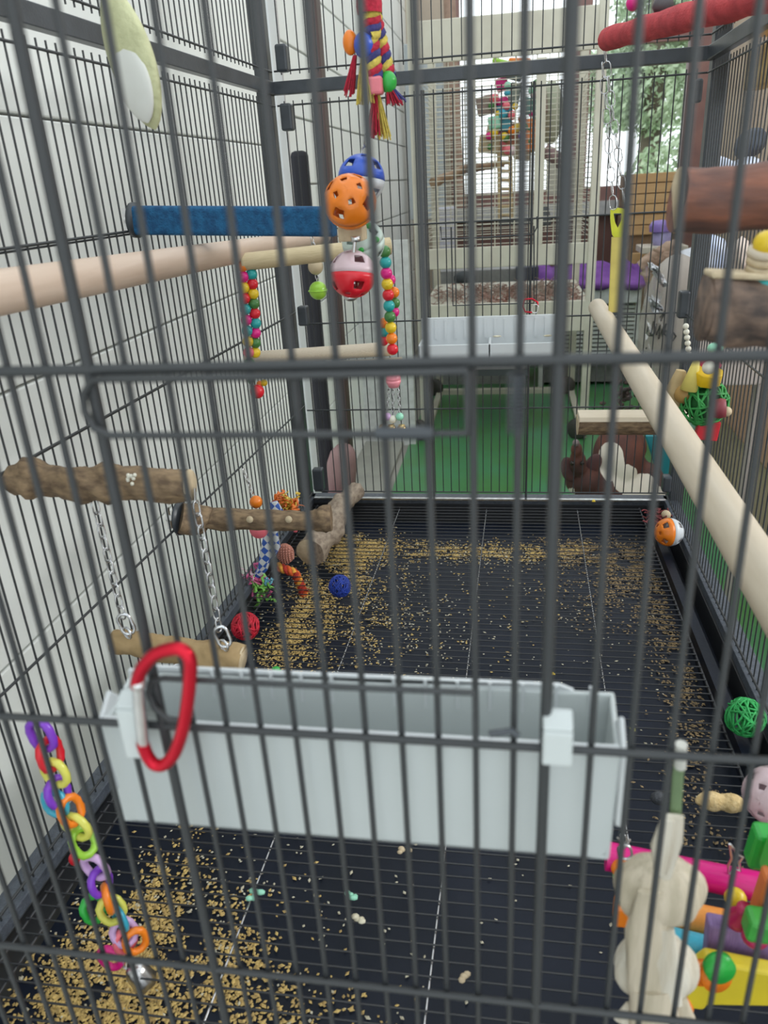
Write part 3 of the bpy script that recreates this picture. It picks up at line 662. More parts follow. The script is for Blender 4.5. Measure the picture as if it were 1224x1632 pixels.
# lattice ball string
Y=.70
e=empty('ball_string_toy',aY(562,478,Y),'string of four rattle balls on a screw rod','toy')
rattle(aY(576,286,Y+.03),.0205,(.12,.15,1),BLU,CLR,e,label='blue and clear rattle ball')
rattle(aY(558,322,Y-.02),.0218,(.1,-.9,.5),ORA,ORA,e,label='orange rattle ball')
rattle(aY(579,386,Y+.04),.0195,(-.2,-.4,1),PGR,PGR,e,label='pale green rattle ball')
rattle(aY(562,437,Y-.01),.0200,(-.05,-.25,-1),RED,SAL,e,label='red and pale rattle ball')
for px,py in((600,382),(576,398),(588,360)): bead('green_spot',aY(px,py,Y+.022),.0028,GRN,e)
a=aY(562,372,Y); obj('wood_block',MB().box(a,(.022,.022,.012)),CUT,e,bevel=.001)
obj('screw_rod',MB().tube([aY(566,380,Y-.022),aY(564,402,Y-.022)],.0016,8).lathe(aY(567,381,Y-.022),[(0,.0022),(.0042,.0022),(.0042,-.0022),(0,-.0022)],(0,0,1),6),SILV,e)
obj('end_nut',MB().lathe(aY(559,474,Y-.01),[(0,.002),(.006,.002),(.0062,-.001),(.003,-.003),(0,-.003)],(0,0,1),12),SILV,e)
obj('chain',chain(MB(),aY(584,212,Y+.03),aY(580,255,Y+.03),.011,.006,.0008),CHROME,e)
# braided rope toy
Y=.72
def braid(e,a,b,r,cols,turns,name='rope_strand'):
    a=Vector(a);b=Vector(b);d=b-a;L=d.length;ax=d.normalized();u=ax.orthogonal().normalized();v=ax.cross(u);n=int(turns*10)+2
    for j,m in enumerate(cols):
        ph=2*PI*j/len(cols); pts=[a+d*(i/(n-1))+u*math.cos(ph+2*PI*turns*i/(n-1))*r+v*math.sin(ph+2*PI*turns*i/(n-1))*r for i in range(n)]
        obj(name,MB().tube(pts,r*.95,7),m,e)
def yarn(name,c): return mat(name,c,.9,scale=300,c2=tuple(x*.7 for x in c),bump=.6,bscale=500)
YR,YY,YBn,YO=yarn('red_yarn',(.50,.02,.05)),yarn('yellow_yarn',(.66,.52,.10)),yarn('navy_yarn',(.05,.05,.20)),yarn('orange_yarn',(.85,.20,.03))
def tassel(e,c,d,L,w,m,n=34,seed=1):
    rnd=random.Random(seed); q=MB(); c=Vector(c); d=Vector(d).normalized()
    for i in range(n):
        s=Vector((rnd.uniform(-1,1),rnd.uniform(-1,1),0))*w; q.tube([c+s*.3,c+d*L*.5+s*.8,c+d*L*rnd.uniform(.85,1.05)+s*1.2],.0006,4)
    return obj('tassel',q,m,e)
e=empty('rope_toy',aY(598,215,Y),'braided red, yellow and navy rope toy with beads','toy')
braid(e,aY(592,-30,Y),aY(590,60,Y),.0048,[YR,YY,YBn],2.5)
braid(e,aY(588,50,Y),aY(597,128,Y),.0042,[YR,YY,YBn],2.2); braid(e,aY(594,20,Y+.012),aY(619,124,Y+.01),.0038,[YR,YY,YBn],3)
obj('wrap_band',MB().lathe(aY(588,8,Y-.002),[(.0102,.006),(.0108,0),(.0102,-.006)],(0,0,1),16),YR,e)
c=aY(598,137,Y-.002); obj('cube_bead',MB().box(c,(.0130,.0130,.0135)),mat('pink_cube',(.85,.22,.27),.35),e,bevel=.002)
bead('round_bead',aY(619,131,Y+.005),.0072,GRN,e,1.2)
bead('round_bead',aY(580,72,Y-.004),.0085,BLU,e,1.2); bead('round_bead',aY(558,68,Y),.0062,ORA,e,1.5)
tassel(e,aY(598,150,Y),(-.08,0,-1),.032,.005,YR,40,2); tassel(e,aY(602,152,Y),(.10,0,-1),.033,.005,YY,24,3)
tassel(e,aY(620,140,Y+.005),(.35,0,-1),.014,.006,YR,30,4); tassel(e,aY(626,141,Y+.005),(.6,0,-1),.012,.004,YBn,16,5)
tassel(e,aY(580,88,Y-.004),(0,0,-1),.035,.007,YY,50,6); tassel(e,aY(566,88,Y),(-.25,0,-1),.030,.004,YR,24,7)
# cuttlebone
a=aY(168,-25,.60); b=aY(248,206,.60)
def cuttle():
    ax=(b-a).normalized(); L=(b-a).length; side=Vector((.78,-.35,.35)); side=(side-ax*side.dot(ax)).normalized(); nrm=ax.cross(side).normalized()
    if nrm.dot(Cv-a)<0: nrm=-nrm
    def shell(w,h0,off,fr=(0,1)):
        V=[];F=[];N=22;K=16
        for i in range(N+1):
            t=fr[0]+(fr[1]-fr[0])*i/N; env=math.sin(PI*min(max((t-fr[0])/(fr[1]-fr[0]),0.002),.998))**.55
            for k in range(K):
                an=2*PI*k/K; V.append(a+ax*L*t+side*math.cos(an)*w*env+nrm*(math.sin(an)*h0*env+off))
        for i in range(N):
            for k in range(K): F.append((i*K+k,i*K+(k+1)%K,(i+1)*K+(k+1)%K,(i+1)*K+k))
        q=MB(); q.add(V,F); q.add(V[:K],[tuple(range(K))[::-1]]); q.add(V[-K:],[tuple(range(K))]); return q
    e=empty('cuttlebone',b,'oval cuttlebone with ridged yellow-green rim, upper left','cuttlebone')
    obj('rim_shell',shell(.0215,.0085,0),mat('cuttle_rim',(.56,.57,.34),.6,scale=70,c2=(.46,.47,.27),bump=.9,bscale=160),e)
    obj('white_face',shell(.0165,.005,.0052,(.36,.95)),mat('cuttle_white',(.70,.71,.68),.8,scale=30,c2=(.66,.67,.63)),e)
cuttle()
# yellow stick on chains
Y=1.15
e=empty('yellow_chew_toy',aY(987,500,Y),'flat yellow plastic toy with a cut-out grip, hanging on chains','toy')
a=aY(984,345,Y)
pts=[(973,335),(984,331),(997,333),(997,348),(993,378),(976,378),(973,352)]
P=[aY(x,y,Y) for x,y in pts]
hole=[(978,340),(991,340),(991,350),(985,364),(980,354)]; H_=[aY(x,y,Y) for x,y in hole]
q=MB(); ring=7
def resample(L,n):
    L=L+[L[0]]; seg=[(L[i+1]-L[i]).length for i in range(len(L)-1)]; T=sum(seg); out=[]
    for k in range(n):
        s=T*k/n; i=0
        while s>seg[i]: s-=seg[i]; i+=1
        out.append(L[i].lerp(L[i+1],s/seg[i]))
    return out
O=resample(P,20); Hh=resample(H_,20); D=Vector((0,.005,0)); V=O+Hh+[p+D for p in O]+[p+D for p in Hh]; F=[]
for k in range(20):
    j=(k+1)%20; F+=[(k,j,20+j,20+k),(40+k,60+k,60+j,40+j),(k,40+k,40+j,j),(20+k,20+j,60+j,60+k)]
q.add(V,F,False); obj('grip',q,mat('acid_yellow',(.66,.68,.03),.4),e)
obj('flat_bar',MB().prism([aY(975,378,Y),aY(994,378,Y),aY(987,498,Y),aY(970,498,Y)],(0,.006,0)),mat('mustard_bar',(.66,.55,.14),.5,scale=40,c2=(.58,.47,.12)),e,bevel=.001)
obj('chain',chain(MB(),aY(960,100,Y),aY(978,334,Y),  .019,.0095,.0007),CHROME,e); obj('chain',chain(MB(),aY(963,75,Y+.01),aY(995,322,Y+.01),.019,.0095,.0008),CHROME,e)
# wood and vine toy on the right bars
Y=.95
C=lambda px,py,dy=0: aY(px,py,Y+dy)
e=empty('vine_ball_toy',C(1125,710),'green woven vine ball toy with yellow and red blocks','toy')
vineball(C(1122,642),.0275,vine('green_vine',(.04,.33,.07)),5,parent=e,name='woven_ball',n=26,th=.0014)
bead('core',C(1122,642),.022,mat('deep_green_core',(.02,.16,.035),.8),e)
def slab2(nm,px,py,w,h,m,dy=-.02,rot=0,dep=.012): return obj(nm,MB().box(C(px,py,dy),(w,dep,h),Matrix.Rotation(rot,3,'Y')),m,e,bevel=.0015)
obj('round_block',MB().lathe(C(1128,600,-.01),[(0,.0075),(.0165,.0075),(.0165,-.0075),(0,-.0075)],(.05,-.3,1),8),mat('amber_block',(.80,.52,.01),.45),e,bevel=.001)
slab2('square_block',1127,685,.026,.024,mat('red_block',(.66,.015,.03),.5),-.01,.10)
slab2('square_block',1101,684,.013,.022,MINT,0)
obj('flower_bead',MB().lathe(C(1132,582,0),[(0,.006),(.010,.004),(.013,0),(.010,-.004),(0,-.006)],(0,-.6,.5),7),mat('rose_bead',(.66,.05,.14),.5),e)
bead('white_bead',C(1130,586,-.03),.0078,IVO,e); bead('mint_bead',C(1140,555),.0092,MINT,e,.75); bead('wood_bead',C(1150,545,.01),.0085,CUT,e)
obj('cone_block',MB().lathe(C(1103,602,-.01),[(0,.022),(.004,.020),(.011,-.015),(0,-.017)],(.15,0,1),12),mat('butter_block',(.74,.62,.16),.5),e)
q=MB().lathe(C(1146,651,-.03),[(.004,.008),(.0105,.0075),(.012,.002),(.0105,-.007),(.004,-.008)],(.9,-.2,.1),14); obj('barrel_bead',q,mat('maroon_bead',(.27,.045,.06),.5),e); bead('wood_bead',C(1158,656,-.03),.006,CUT,e)
obj('raffia_tail',MB().tube([C(1085,590,.01),C(1078,620,.01),C(1084,650,.01)],[.006,.013,.007],8,jit=.3),mat('raffia',(.56,.42,.22),.8),e)
bead('wood_bead',C(1090,628,0),.012,mat('ochre_bead',(.45,.27,.08),.5),e)
for i in range(6): bead('tiny_bead',C(1093+i*1.0,520+i*9),.0035,IVO,e)
# stacked blocks toy near the upper right edge
Y=.42
C=lambda px,py,dy=0: aY(px,py,Y+dy)
e=empty('stacked_disc_toy',C(1214,440),'yellow bead above stacked wooden discs, right edge','toy')
bead('yellow_bead',C(1221,388),.0062,YEL,e)
for i,(py,m) in enumerate(((402,DOWELP),(415,CUT),(428,CUT))): obj('wood_disc',MB().lathe(C(1216-i*1,py),[(0,.0015),(.0075,.0015),(.0075,-.0015),(0,-.0015)],(.1,-.3,1),16),m,e)
obj('teal_disc',MB().lathe(C(1226,448),[(0,.003),(.010,.003),(.010,-.003),(0,-.003)],(.2,-.3,1),16),TEAL,e)
# little wooden dowel and ball fittings in the top right
Y=1.0
e=empty('mushroom_toy',aY(1058,20,Y),'dark mushroom-shaped toy silhouetted in the window','toy'); obj('cap',MB().lathe(aY(1057,8,Y),[(0,.010),(.009,.007),(.0115,-.002),(.008,-.007),(0,-.008)],(.1,0,1),16),mat('grey_toy',(.10,.09,.10),.6),e); rod('cord',aY(1057,2,Y),aY(1057,-60,Y),.001,WIRE,e)
e=empty('pink_bead_toy',aY(1009,12,Y),'small magenta bead on a cord against the window','toy'); bead('bead',aY(1009,5,Y),.0075,MAG,e); rod('cord',aY(1009,0,Y),aY(1009,-60,Y),.0008,WIRE,e)
# ================================================================ LEFT SIDE CHEW TOYS
Y=.93
C=lambda px,py,dy=0: aY(px,py,Y+dy)
e=empty('woven_ribbon_toy',C(410,955),'blue and white plaited tube toy with crinkled pink and green paper','toy')
BW=bpy.data.materials.new('blue_white_check'); BW.use_nodes=True; t=BW.node_tree; ck=t.nodes.new('ShaderNodeTexChecker'); tc=t.nodes.new('ShaderNodeTexCoord'); mp=t.nodes.new('ShaderNodeMapping'); mp.inputs['Rotation'].default_value=(.3,.78,.2)
ck.inputs['Scale'].default_value=115; ck.inputs['Color1'].default_value=(.62,.64,.64,1); ck.inputs['Color2'].default_value=(.03,.10,.42,1); t.links.new(tc.outputs['Object'],mp.inputs[0]); t.links.new(mp.outputs[0],ck.inputs[0]); t.links.new(ck.outputs[0],t.nodes['Principled BSDF'].inputs[0])
obj('plaited_tube',MB().tube([C(436,800),C(441,812),C(434,845),C(437,870),C(431,888)],[.006,.0095,.0075,.0095,.006],10,flat=.5),BW,e)
obj('plaited_tube',MB().tube([C(428,848),C(424,880),C(419,905),C(408,920)],[.006,.009,.0075,.005],10,flat=.5),BW,e)
def crinkle(px,py,r,m,n,seed,e,name='crinkled_paper',dy=0,asp=1):
    rnd=random.Random(seed); q=MB(); c=C(px,py,dy)
    for i in range(n):
        p=c+Vector((rnd.gauss(0,.26),rnd.gauss(0,.22),rnd.gauss(0,.28)*asp))*r; P=[p]
        for k in range(6): p=p+Vector((rnd.uniform(-1,1),rnd.uniform(-.8,.8),rnd.uniform(-1,1)*asp))*r*.27; P.append(p)
        q.tube(P,.0023,5,flat=.3)
    return obj(name,q,m,e)
PP=pl('paper_pink',(.78,.16,.36)); PG=pl('paper_green',(.25,.60,.12)); PR=pl('paper_coral',(.75,.13,.14)); PB=pl('paper_blue',(.12,.36,.48)); PO=pl('paper_orange',(.88,.22,.04)); PY=pl('paper_yellow',(.80,.55,.08))
crinkle(408,928,.026,PP,26,1,e); crinkle(402,940,.020,PR,12,2,e); crinkle(416,936,.024,PG,15,3,e,dy=-.012,asp=1.3); crinkle(428,925,.016,PB,7,4,e); crinkle(399,918,.018,SAL,10,9,e)
e=empty('orange_ribbon_toy',C(450,808),'bunch of crinkled orange and yellow paper above the brown branch','toy')
Y=.99; crinkle(446,797,.020,PO,22,5,e); crinkle(458,802,.020,PY,12,6,e); crinkle(463,806,.018,PO,16,7,e)
Y=.96
e=empty('woven_pouch_toy',C(455,905),'brown woven pouch with orange rope tail','toy')
q=MB(); cc=C(455,882); 
obj('woven_pouch',MB().ball(cc,(.0135,.009,.016),14,9),mat('pink_straw',(.42,.17,.12),.8,scale=60),e)
q=MB()
for i in range(9):
    for j in range(7):
        u=(j-3)/3.4; v=(i-4)/4.6
        if u*u+v*v<1: q.ball(cc+Vector((u*.0130,-.0088*math.sqrt(max(0,1-u*u-v*v)),v*.0155)),(.0024,.0014,.0017),6,4,axis=(.4,0,1))
obj('weave_knots',q,mat('pink_straw_light',(.56,.25,.19),.8),e,kind='stuff')
bead('green_bead',C(441,870),.0055,mat('emerald_bead',(.01,.32,.17),.3),e,1.5)
P_a=C(442,903);P_b=C(470,913);P_c=C(480,935);P_d=C(490,968)
YOy,YOr,YOd=yarn('amber_yarn',(.85,.40,.06)),yarn('orange_yarn2',(.80,.14,.03)),yarn('rust_yarn',(.55,.05,.03))
for p,q_ in((P_a,P_b),(P_b,P_c),(P_c,P_d)): braid(e,p,q_,.0038,[YOy,YOr,YOd],1.3)
tassel(e,P_d+Vector((-.002,0,.004)),(.2,0,-1),.010,.004,YOr,18,9); tassel(e,P_c,(.6,-.2,-.3),.012,.003,YOd,10,10)
Y=.80
e=empty('orange_bead_toy',C(408,808),'shiny orange bead dangling on a fine chain by the left bars','toy')
bead('bead',C(408,800),.0078,ORA,e); obj('chain',chain(MB(),C(388,748),C(404,792),.007,.004,.0006),SILV,e)
e=empty('coral_disc',C(414,846),'coral plastic disc peeking beneath the brown branch','toy'); obj('disc',MB().lathe(C(413,843,.03),[(0,.0015),(.012,.0012),(.012,-.0012),(0,-.0015)],(.3,-1,.4),18),CORAL,e)
c=aZ(471,846,.012); bead_=empty('tiny_red_bead',c-Vector((0,0,.004)),'tiny red bead between branch and driftwood','bead'); bead('bead',c,.0034,CORAL,bead_)
# ================================================================ BALLS AND PEANUT ON THE GRATE
zg=-.0115
def onfloor(px,py,r):
    for _ in range(3): pass
    d=ray(px,py); return Cv+d*((zg+r-CH)/d.z)
vineball(onfloor(391,998,.0170),.0165,vine('red_vine',(.62,.01,.035)),11,label='red woven vine ball on the grate beside the left wall',th=.0013,n=30,grp='woven vine balls on the grate')
vineball(onfloor(542,934,.0150),.0145,vine('blue_vine',(.01,.045,.36)),12,label='small blue woven vine ball in the seed drift',n=24,grp='woven vine balls on the grate')
vineball(onfloor(1187,1143,.0185),.0180,vine('leaf_green_vine',(.03,.42,.10)),13,label='green woven vine ball on the floor by the right wall',n=24,grp='woven vine balls on the grate')
rattle(onfloor(1066,848,.021),.0208,(-1,-.25,.1),ORA,CLR,None,label='orange and white rattle ball in the rear right corner',name='rattle_ball')
c=onfloor(1046,826,.012)
e=empty('raffia_knot',c-Vector((0,0,.012)),'dark red raffia knot behind the orange rattle ball','toy'); rnd=random.Random(3); q=MB()
for i in range(22):
    p=c+Vector((rnd.gauss(0,.007),rnd.gauss(0,.006),rnd.gauss(0,.004))); P=[p]
    for k in range(5): p=p+Vector((rnd.uniform(-1,1),rnd.uniform(-1,1),rnd.uniform(-.6,.6)))*.008; P.append(p)
    q.tube(P,.0012,4)
obj('raffia',q,mat('crimson_raffia',(.32,.06,.07),.8,scale=80,c2=(.16,.03,.03)),e); bead('wood_bead',c+Vector((.014,0,.006)),.0075,CUT,e)
# peanut
c=onfloor(1150,1281,.009); P=[];Rr=[]
for i in range(17):
    t=i/16; P.append(c+Vector((-.0215+.043*t,.004*math.sin(t*3),.0)+Vector((0,0,0))*0)) if False else P.append(c+Vector((-.0215+.043*t,.003*math.sin(t*3),.001*math.cos(t*5)))); Rr.append(max(.0006,.0098*math.sqrt(max(0,math.sin(PI*min(max(t,.012),.988))))*(1-.30*math.exp(-((t-.52)/.13)**2))))
obj('peanut',MB().tube(P,Rr,16,jit=.12),mat('peanut_shell',(.66,.50,.26),.8,scale=200,c2=(.50,.35,.15),bump=1,bscale=260),label='unshelled peanut lying on the grate at the right',cat='peanut')
# pebble-like dark lump
c=onfloor(1050,1272,.005); obj('dark_pellet',MB().ball(c,(.0075,.006,.006),12,8),mat('slate_lump',(.05,.055,.065),.6,scale=200,bump=.8),label='dark grey lump on the grate beyond the husk doll',cat='pellet')
# pink lattice ball at the right edge with stacked blocks
Y=.44
C=lambda px,py,dy=0: aY(px,py,Y+dy)
rattle(C(1232,1268),.0195,(-.6,-.6,.3),SAL,SAL,None,label='pale pink rattle ball at the right edge above coloured blocks',name='rattle_ball')
# bridge toy lower right
Y=.40
e=empty('ladder_bridge_toy',C(1150,1600),'colourful bird bridge of magenta, orange and turquoise bars, lower right','toy')
rod('dowel',C(966,1364,.01),C(1232,1418,-.0),.0098,MAG,e,16); rod('dowel',C(985,1440,-.02),C(1230,1490,-.03),.0098,mat('soft_orange',(.85,.33,.06),.45),e,16)
rod('dowel',C(1020,1490,-.04),C(1180,1530,-.05),.0095,SKY,e,16)
obj('end_block',MB().box(C(990,1452,-.03),(.010,.012,.018)),ORA,e,bevel=.002); bead('end_knob',C(990,1384,.0),.007,ORA,e); bead('end_knob',C(990,1396,.005),.006,GRN,e)
def plate(nm,pts,m,dy,th=.010): return obj(nm,MB().prism([C(x,y,dy) for x,y in pts],(0,th,0)),m,e,bevel=.002)
PURP=mat('faded_purple',(.25,.16,.36),.55,scale=120,c2=(.19,.12,.28),stretch=(8,1,1)); YB_=mat('warm_yellow',(.76,.60,.03),.4,scale=20)
plate('plate',[(1130,1474),(1245,1496),(1245,1560),(1124,1533)],PURP,-.06); plate('plate',[(1098,1555),(1128,1532),(1245,1556),(1250,1606),(1128,1604),(1122,1612),(1090,1608),(1070,1590)],YB_,-.075)
for px,py,r,m,dy in((1146,1542,.0085,GRN,-.09),(1140,1556,.0085,ORA,-.088),(1118,1550,.007,ORA,-.085),(1086,1605,.006,ORA,-.10)):
    obj('half_disc',MB().lathe(C(px,py,dy),[(0,.0025),(r,.0025),(r,-.0025),(0,-.0025)],(.2,-1,.25),20),m,e)
bead('knob',C(1172,1432,-.03),.0068,YEL,e); obj('spindle',MB().lathe(C(1178,1462,-.06),[(0,.013),(.0045,.0125),(.0035,.008),(.0065,.0),(.0062,-.006),(.004,-.010),(0,-.011)],(.05,-.3,1),16),mat('raspberry',(.50,.02,.10),.35),e)
bead('knob',C(1203,1492,-.07),.0075,mat('raspberry',(.5,.02,.1)),e,.8)
e2=e
e=empty('block_stack_toy',C(1218,1500),'stack of green, lime and orange blocks at the right edge','toy')
for px,py,m,w,h,dy in((1222,1350,GRN,.020,.028,-.03),(1246,1368,mat('vivid_green',(.08,.55,.08),.4),.018,.026,-.05),(1236,1428,mat('burnt_orange',(.72,.20,.05),.5),.020,.034,-.06),(1226,1476,mat('leaf_block',(.05,.36,.05),.45),.026,.016,-.075)):
    obj('block',MB().box(C(px,py,dy),(w,.014,h),Matrix.Rotation(.08,3,'Y')),m,e,bevel=.003)
# bright bent-wire star clips and thin chain beside the trough
e=empty('wire_clip',C(1174,1385),'bent silver wire clip above the magenta dowel','clip')
obj('wire',MB().tube([C(1163,1345),C(1166,1368),C(1160,1380),C(1160,1395),C(1170,1384),C(1180,1388),C(1178,1374),C(1184,1366),C(1176,1362),C(1164,1346)],.0009,6).tube([C(1170,1398),C(1172,1376)],.0009,6),SILV,e)
e=empty('hanging_chain',C(996,1372),'thin silver chain dropping beside the right end of the trough','chain')
obj('chain',chain(MB(),C(985,1268,-.03),C(994,1342,-.03),.0075,.004,.0006).tube(stadium(C(996,1358,-.03),(.2,0,-1),(1,0,0),.012,.008),.0009,6,closed=True).tube([C(984,1335,-.03),C(996,1352,-.03),C(1004,1338,-.03)],.0007,5),SILV,e)
# corn husk doll
def husk():
    Y=.272
    C=lambda px,py,dy=0: aY(px,py,Y+dy)
    HUSK=mat('corn_husk',(.62,.54,.42),.7,scale=30,c2=(.48,.42,.31),stretch=(6,6,.6),bump=.8,bscale=50); HUSK2=mat('corn_husk_light',(.66,.62,.53),.65,scale=30,c2=(.54,.48,.38),stretch=(6,6,.6),bump=.6)
    e=empty('corn_husk_toy',C(1050,1625),'cream corn husk toy tied in two bulging knots on a pale tie','toy')
    def lobe(px,py,rx_,rz,ry,m,seed,nm='husk_bulge'):
        c=C(px,py,.012); q=MB().ball(c,(rx_,ry,rz),40,24)
        vv=[]
        for p in q.v:
            d=Vector(p)-c; a=math.atan2(d.y,d.x); f=1+.05*math.sin(a*11+seed+3*noise.noise(Vector((a,d.z*40,seed))))+.06*noise.noise(d*60+Vector((seed,0,0))); vv.append(c+Vector((d.x*f,d.y*f,d.z)))
        q.v=[tuple(v) for v in vv]; return obj(nm,q,m,e)
    lobe(1050,1418,.0215,.0205,.014,HUSK,1); lobe(1044,1542,.0205,.0235,.013,HUSK2,2)
    # folded leaves
    def leaf(pts,w,m,dy):
        P=[C(x,y,dy) for x,y in pts]; return obj('husk_leaf',MB().tube(P,w,10,flat=.35,jit=.25),m,e)
    leaf([(1072,1300),(1068,1340),(1060,1400)],[.0045,.0058,.003],HUSK2,-.004); leaf([(1064,1306),(1056,1350),(1052,1392)],[.003,.005,.003],HUSK2,-.006)
    leaf([(1036,1420),(1032,1480),(1034,1560),(1040,1610)],[.006,.010,.011,.010],HUSK,.001); leaf([(1062,1480),(1060,1530),(1064,1600)],[.004,.008,.007],HUSK2,.0)
    leaf([(1010,1600),(1000,1628)],[.004,.007],HUSK2,.004); leaf([(1075,1590),(1084,1628)],[.006,.008],HUSK,.004); leaf([(1040,1575),(1044,1640)],[.011,.013],HUSK,.0)
    obj('pale_tie',MB().tube([C(1085,1196,-.002),C(1080,1240,-.001),C(1076,1300,0)],[.0022,.0024,.0026],8,flat=.4),mat('olive_tie',(.16,.24,.12),.5,scale=40),e)
    obj('tie_tip',MB().tube([C(1086,1186,-.003),C(1084,1222,-.002)],[.0026,.0026],8),mat('clear_tip',(.60,.60,.55),.25),e,bevel=.0005)
husk()

# ================================================================ WATER TRAY AND CLIP ON THE BACK BARS
Y=YB-.02
C=lambda px,py,dy=0: aY(px,py,Y+dy)
e=empty('bird_bath',C(783,590),'white plastic double bath tray hung on the rear bars','bath')
D=-.05
a=C(671,507); b=C(895,507); c=C(895,540); d=C(671,540)
obj('back_plate',MB().bx((a.x,Y,C(783,566).z),(b.x,Y+.003,a.z)),WHITE,e,bevel=.002)
for i in range(14):
    x=a.x+(b.x-a.x)*(i+.5)/14; obj('rib',MB().bx((x-.002,Y-.0015,C(783,538).z),(x+.002,Y,a.z-.004)),WHITE,e)
z0=C(783,562).z; z1=C(783,537).z
q=MB(); q.bx((a.x,Y-.055,z0),(b.x,Y,z0+.003)); q.bx((a.x,Y-.055,z0),(a.x+.003,Y,z1)); q.bx((b.x-.003,Y-.055,z0),(b.x,Y,z1)); q.bx((a.x,Y-.055,z0),(b.x,Y-.052,z1)); m_=(a.x+b.x)/2
q.bx((m_-.002,Y-.055,z0),(m_+.002,Y,z1)); obj('basin',q,WHITE,e,bevel=.001)
obj('dark_ledge',MB().bx((C(735,590).x,Y-.03,C(780,592).z),(C(840,590).x,Y-.005,C(780,582).z)),mat('dark_ledge',(.03,.045,.04),.4),e)
for px,py in((792,536),(873,535)): obj('husk_crumb',MB().ball(C(px,py,-.03),(.007,.003,.0015),8,5),SP,e)
e=empty('carabiner',C(846,500),'small red snap hook on the rear feeder door','carabiner')
obj('hook_body',MB().tube([C(848,498,-.006),C(837,497,-.006),C(833,488,-.006),C(836,477,-.006),C(848,476,-.006),C(857,482,-.006),C(857,488,-.006)],.0013,8),CARAB,e); obj('key_ring',MB().tube(stadium(C(853,492,-.008),(.2,0,1),(1,0,0),.013,.009),.0008,6,closed=True),SILV,e)

# ================================================================ CREAM PARROT CAGE BEHIND
YC=3.25; YD=4.0
C=lambda px,py,Y=YC: aY(px,py,Y)
xl=C(672,500).x; xr=C(941,450).x; xl+=.0
e=empty('parrot_cage',((xl+xr)/2,(YC+YD)/2,ZF),'tall cream metal parrot cage on a castor stand behind the black cage','bird cage')
zt=C(800,-40).z
def bar(nm,a,b,w=.02,m=BEIGE): 
    a=Vector(a);b=Vector(b); 
    return obj(nm,MB().bx((min(a.x,b.x)-w/2,min(a.y,b.y)-w/2,min(a.z,b.z)-(w/2 if abs(a.z-b.z)<1e-4 else 0)),(max(a.x,b.x)+w/2,max(a.y,b.y)+w/2,max(a.z,b.z)+(w/2 if abs(a.z-b.z)<1e-4 else 0))),m,e,bevel=.002)
z_ap1=C(800,392).z; z_ap0=C(800,425).z; z_dr1=C(800,482).z; z_dr0=C(800,530).z
for x in(xl,xr):
    for yy in(YC,YD): bar('corner_post',(x,yy,ZF+.06),(x,yy,zt),.034)
# castors
for x in(xl,xr):
    for yy in(YC,YD):
        obj('castor',MB().lathe((x-.025,yy-.02,ZF+.046),[(0,.018),(.038,.018),(.046,.010),(.046,-.010),(.038,-.018),(0,-.018)],(.5,1,0),20).box((x,yy,ZF+.065),(.03,.03,.03)),mat('castor_grey',(.06,.055,.05),.5),e)
zc=C(800,625,YD).z; bar('stand_rail',(xl,YD,zc),(xr,YD,zc),.04); 
for x in(xl,xr): bar('stand_rail',(x,YC,zc),(x,YD,zc),.03)
obj('apron',MB().bx((xl,YC-.01,z_ap0),(xr,YC+.01,z_ap1)),BEIGE,e,bevel=.003)
obj('drawer_front',MB().bx((xl,YC-.015,z_dr0),(xr,YC,z_dr1)),BEIGE,e,bevel=.003)
obj('drawer_floor',MB().bx((xl,YC,z_dr1-.02),(xr,YD,z_dr1-.01)),BEIGE,e)
obj('back_apron',MB().bx((xl,YD-.01,z_dr0),(xr,YD,z_dr1-.03)),BEIGE,e)
zh0=C(800,92).z; zh1=C(800,22).z
obj('header_panel',MB().bx((xl+.0,YC-.012,zh0),(xr,YC,zh1)),BEIGE,e,bevel=.003)
pz=mat('side_panel_cream',(.50,.49,.43),.55,scale=6)
obj('side_band',MB().bx((C(885,300).x,YD-.01,C(880,310,YD).z),(xr,YD,C(880,255,YD).z)),pz,e)
nsx=bpy.data.meshes  # nesting paper in the drawer
q=MB(); rnd=random.Random(9)
for i in range(520):
    p=Vector((rnd.uniform(C(750,470).x,xr-.03) if i>60 else rnd.uniform(xl+.03,xl+.17),rnd.uniform(YC+.03,YC+.5),z_dr1-.005)); P=[p]
    for k in range(4): p=p+Vector((rnd.uniform(-1,1),rnd.uniform(-1,1),rnd.uniform(-.3,.7)))*.022; P.append(p)
    q.tube(P,.0022,3)
obj('shredded_paper',q,mat('shred',(.50,.42,.36),.9,scale=9,c2=(.38,.18,.14)),e,kind='stuff')
# wires
q=MB(); n=0
z=z_ap1+.01
while z<zh0:
    for yy,r_ in((YC,.0016),(YD,.0016)): q.tube([(xl,yy,z),(xr,yy,z)],r_,4,caps=False)
    for x in(xl,xr): q.tube([(x,YC,z),(x,YD,z)],.0016,4,caps=False)
    z+=.0185
for i in range(1,9):
    x=xl+(xr-xl)*i/9
    for yy in(YC,YD): q.tube([(x,yy,z_ap1),(x,yy,zh1)],.0022,4,caps=False)
obj('cage_wires',q,BEIGE,e,kind='stuff')
for px in(752,860): bar('door_post',C(px,390),C(px,92),.020)
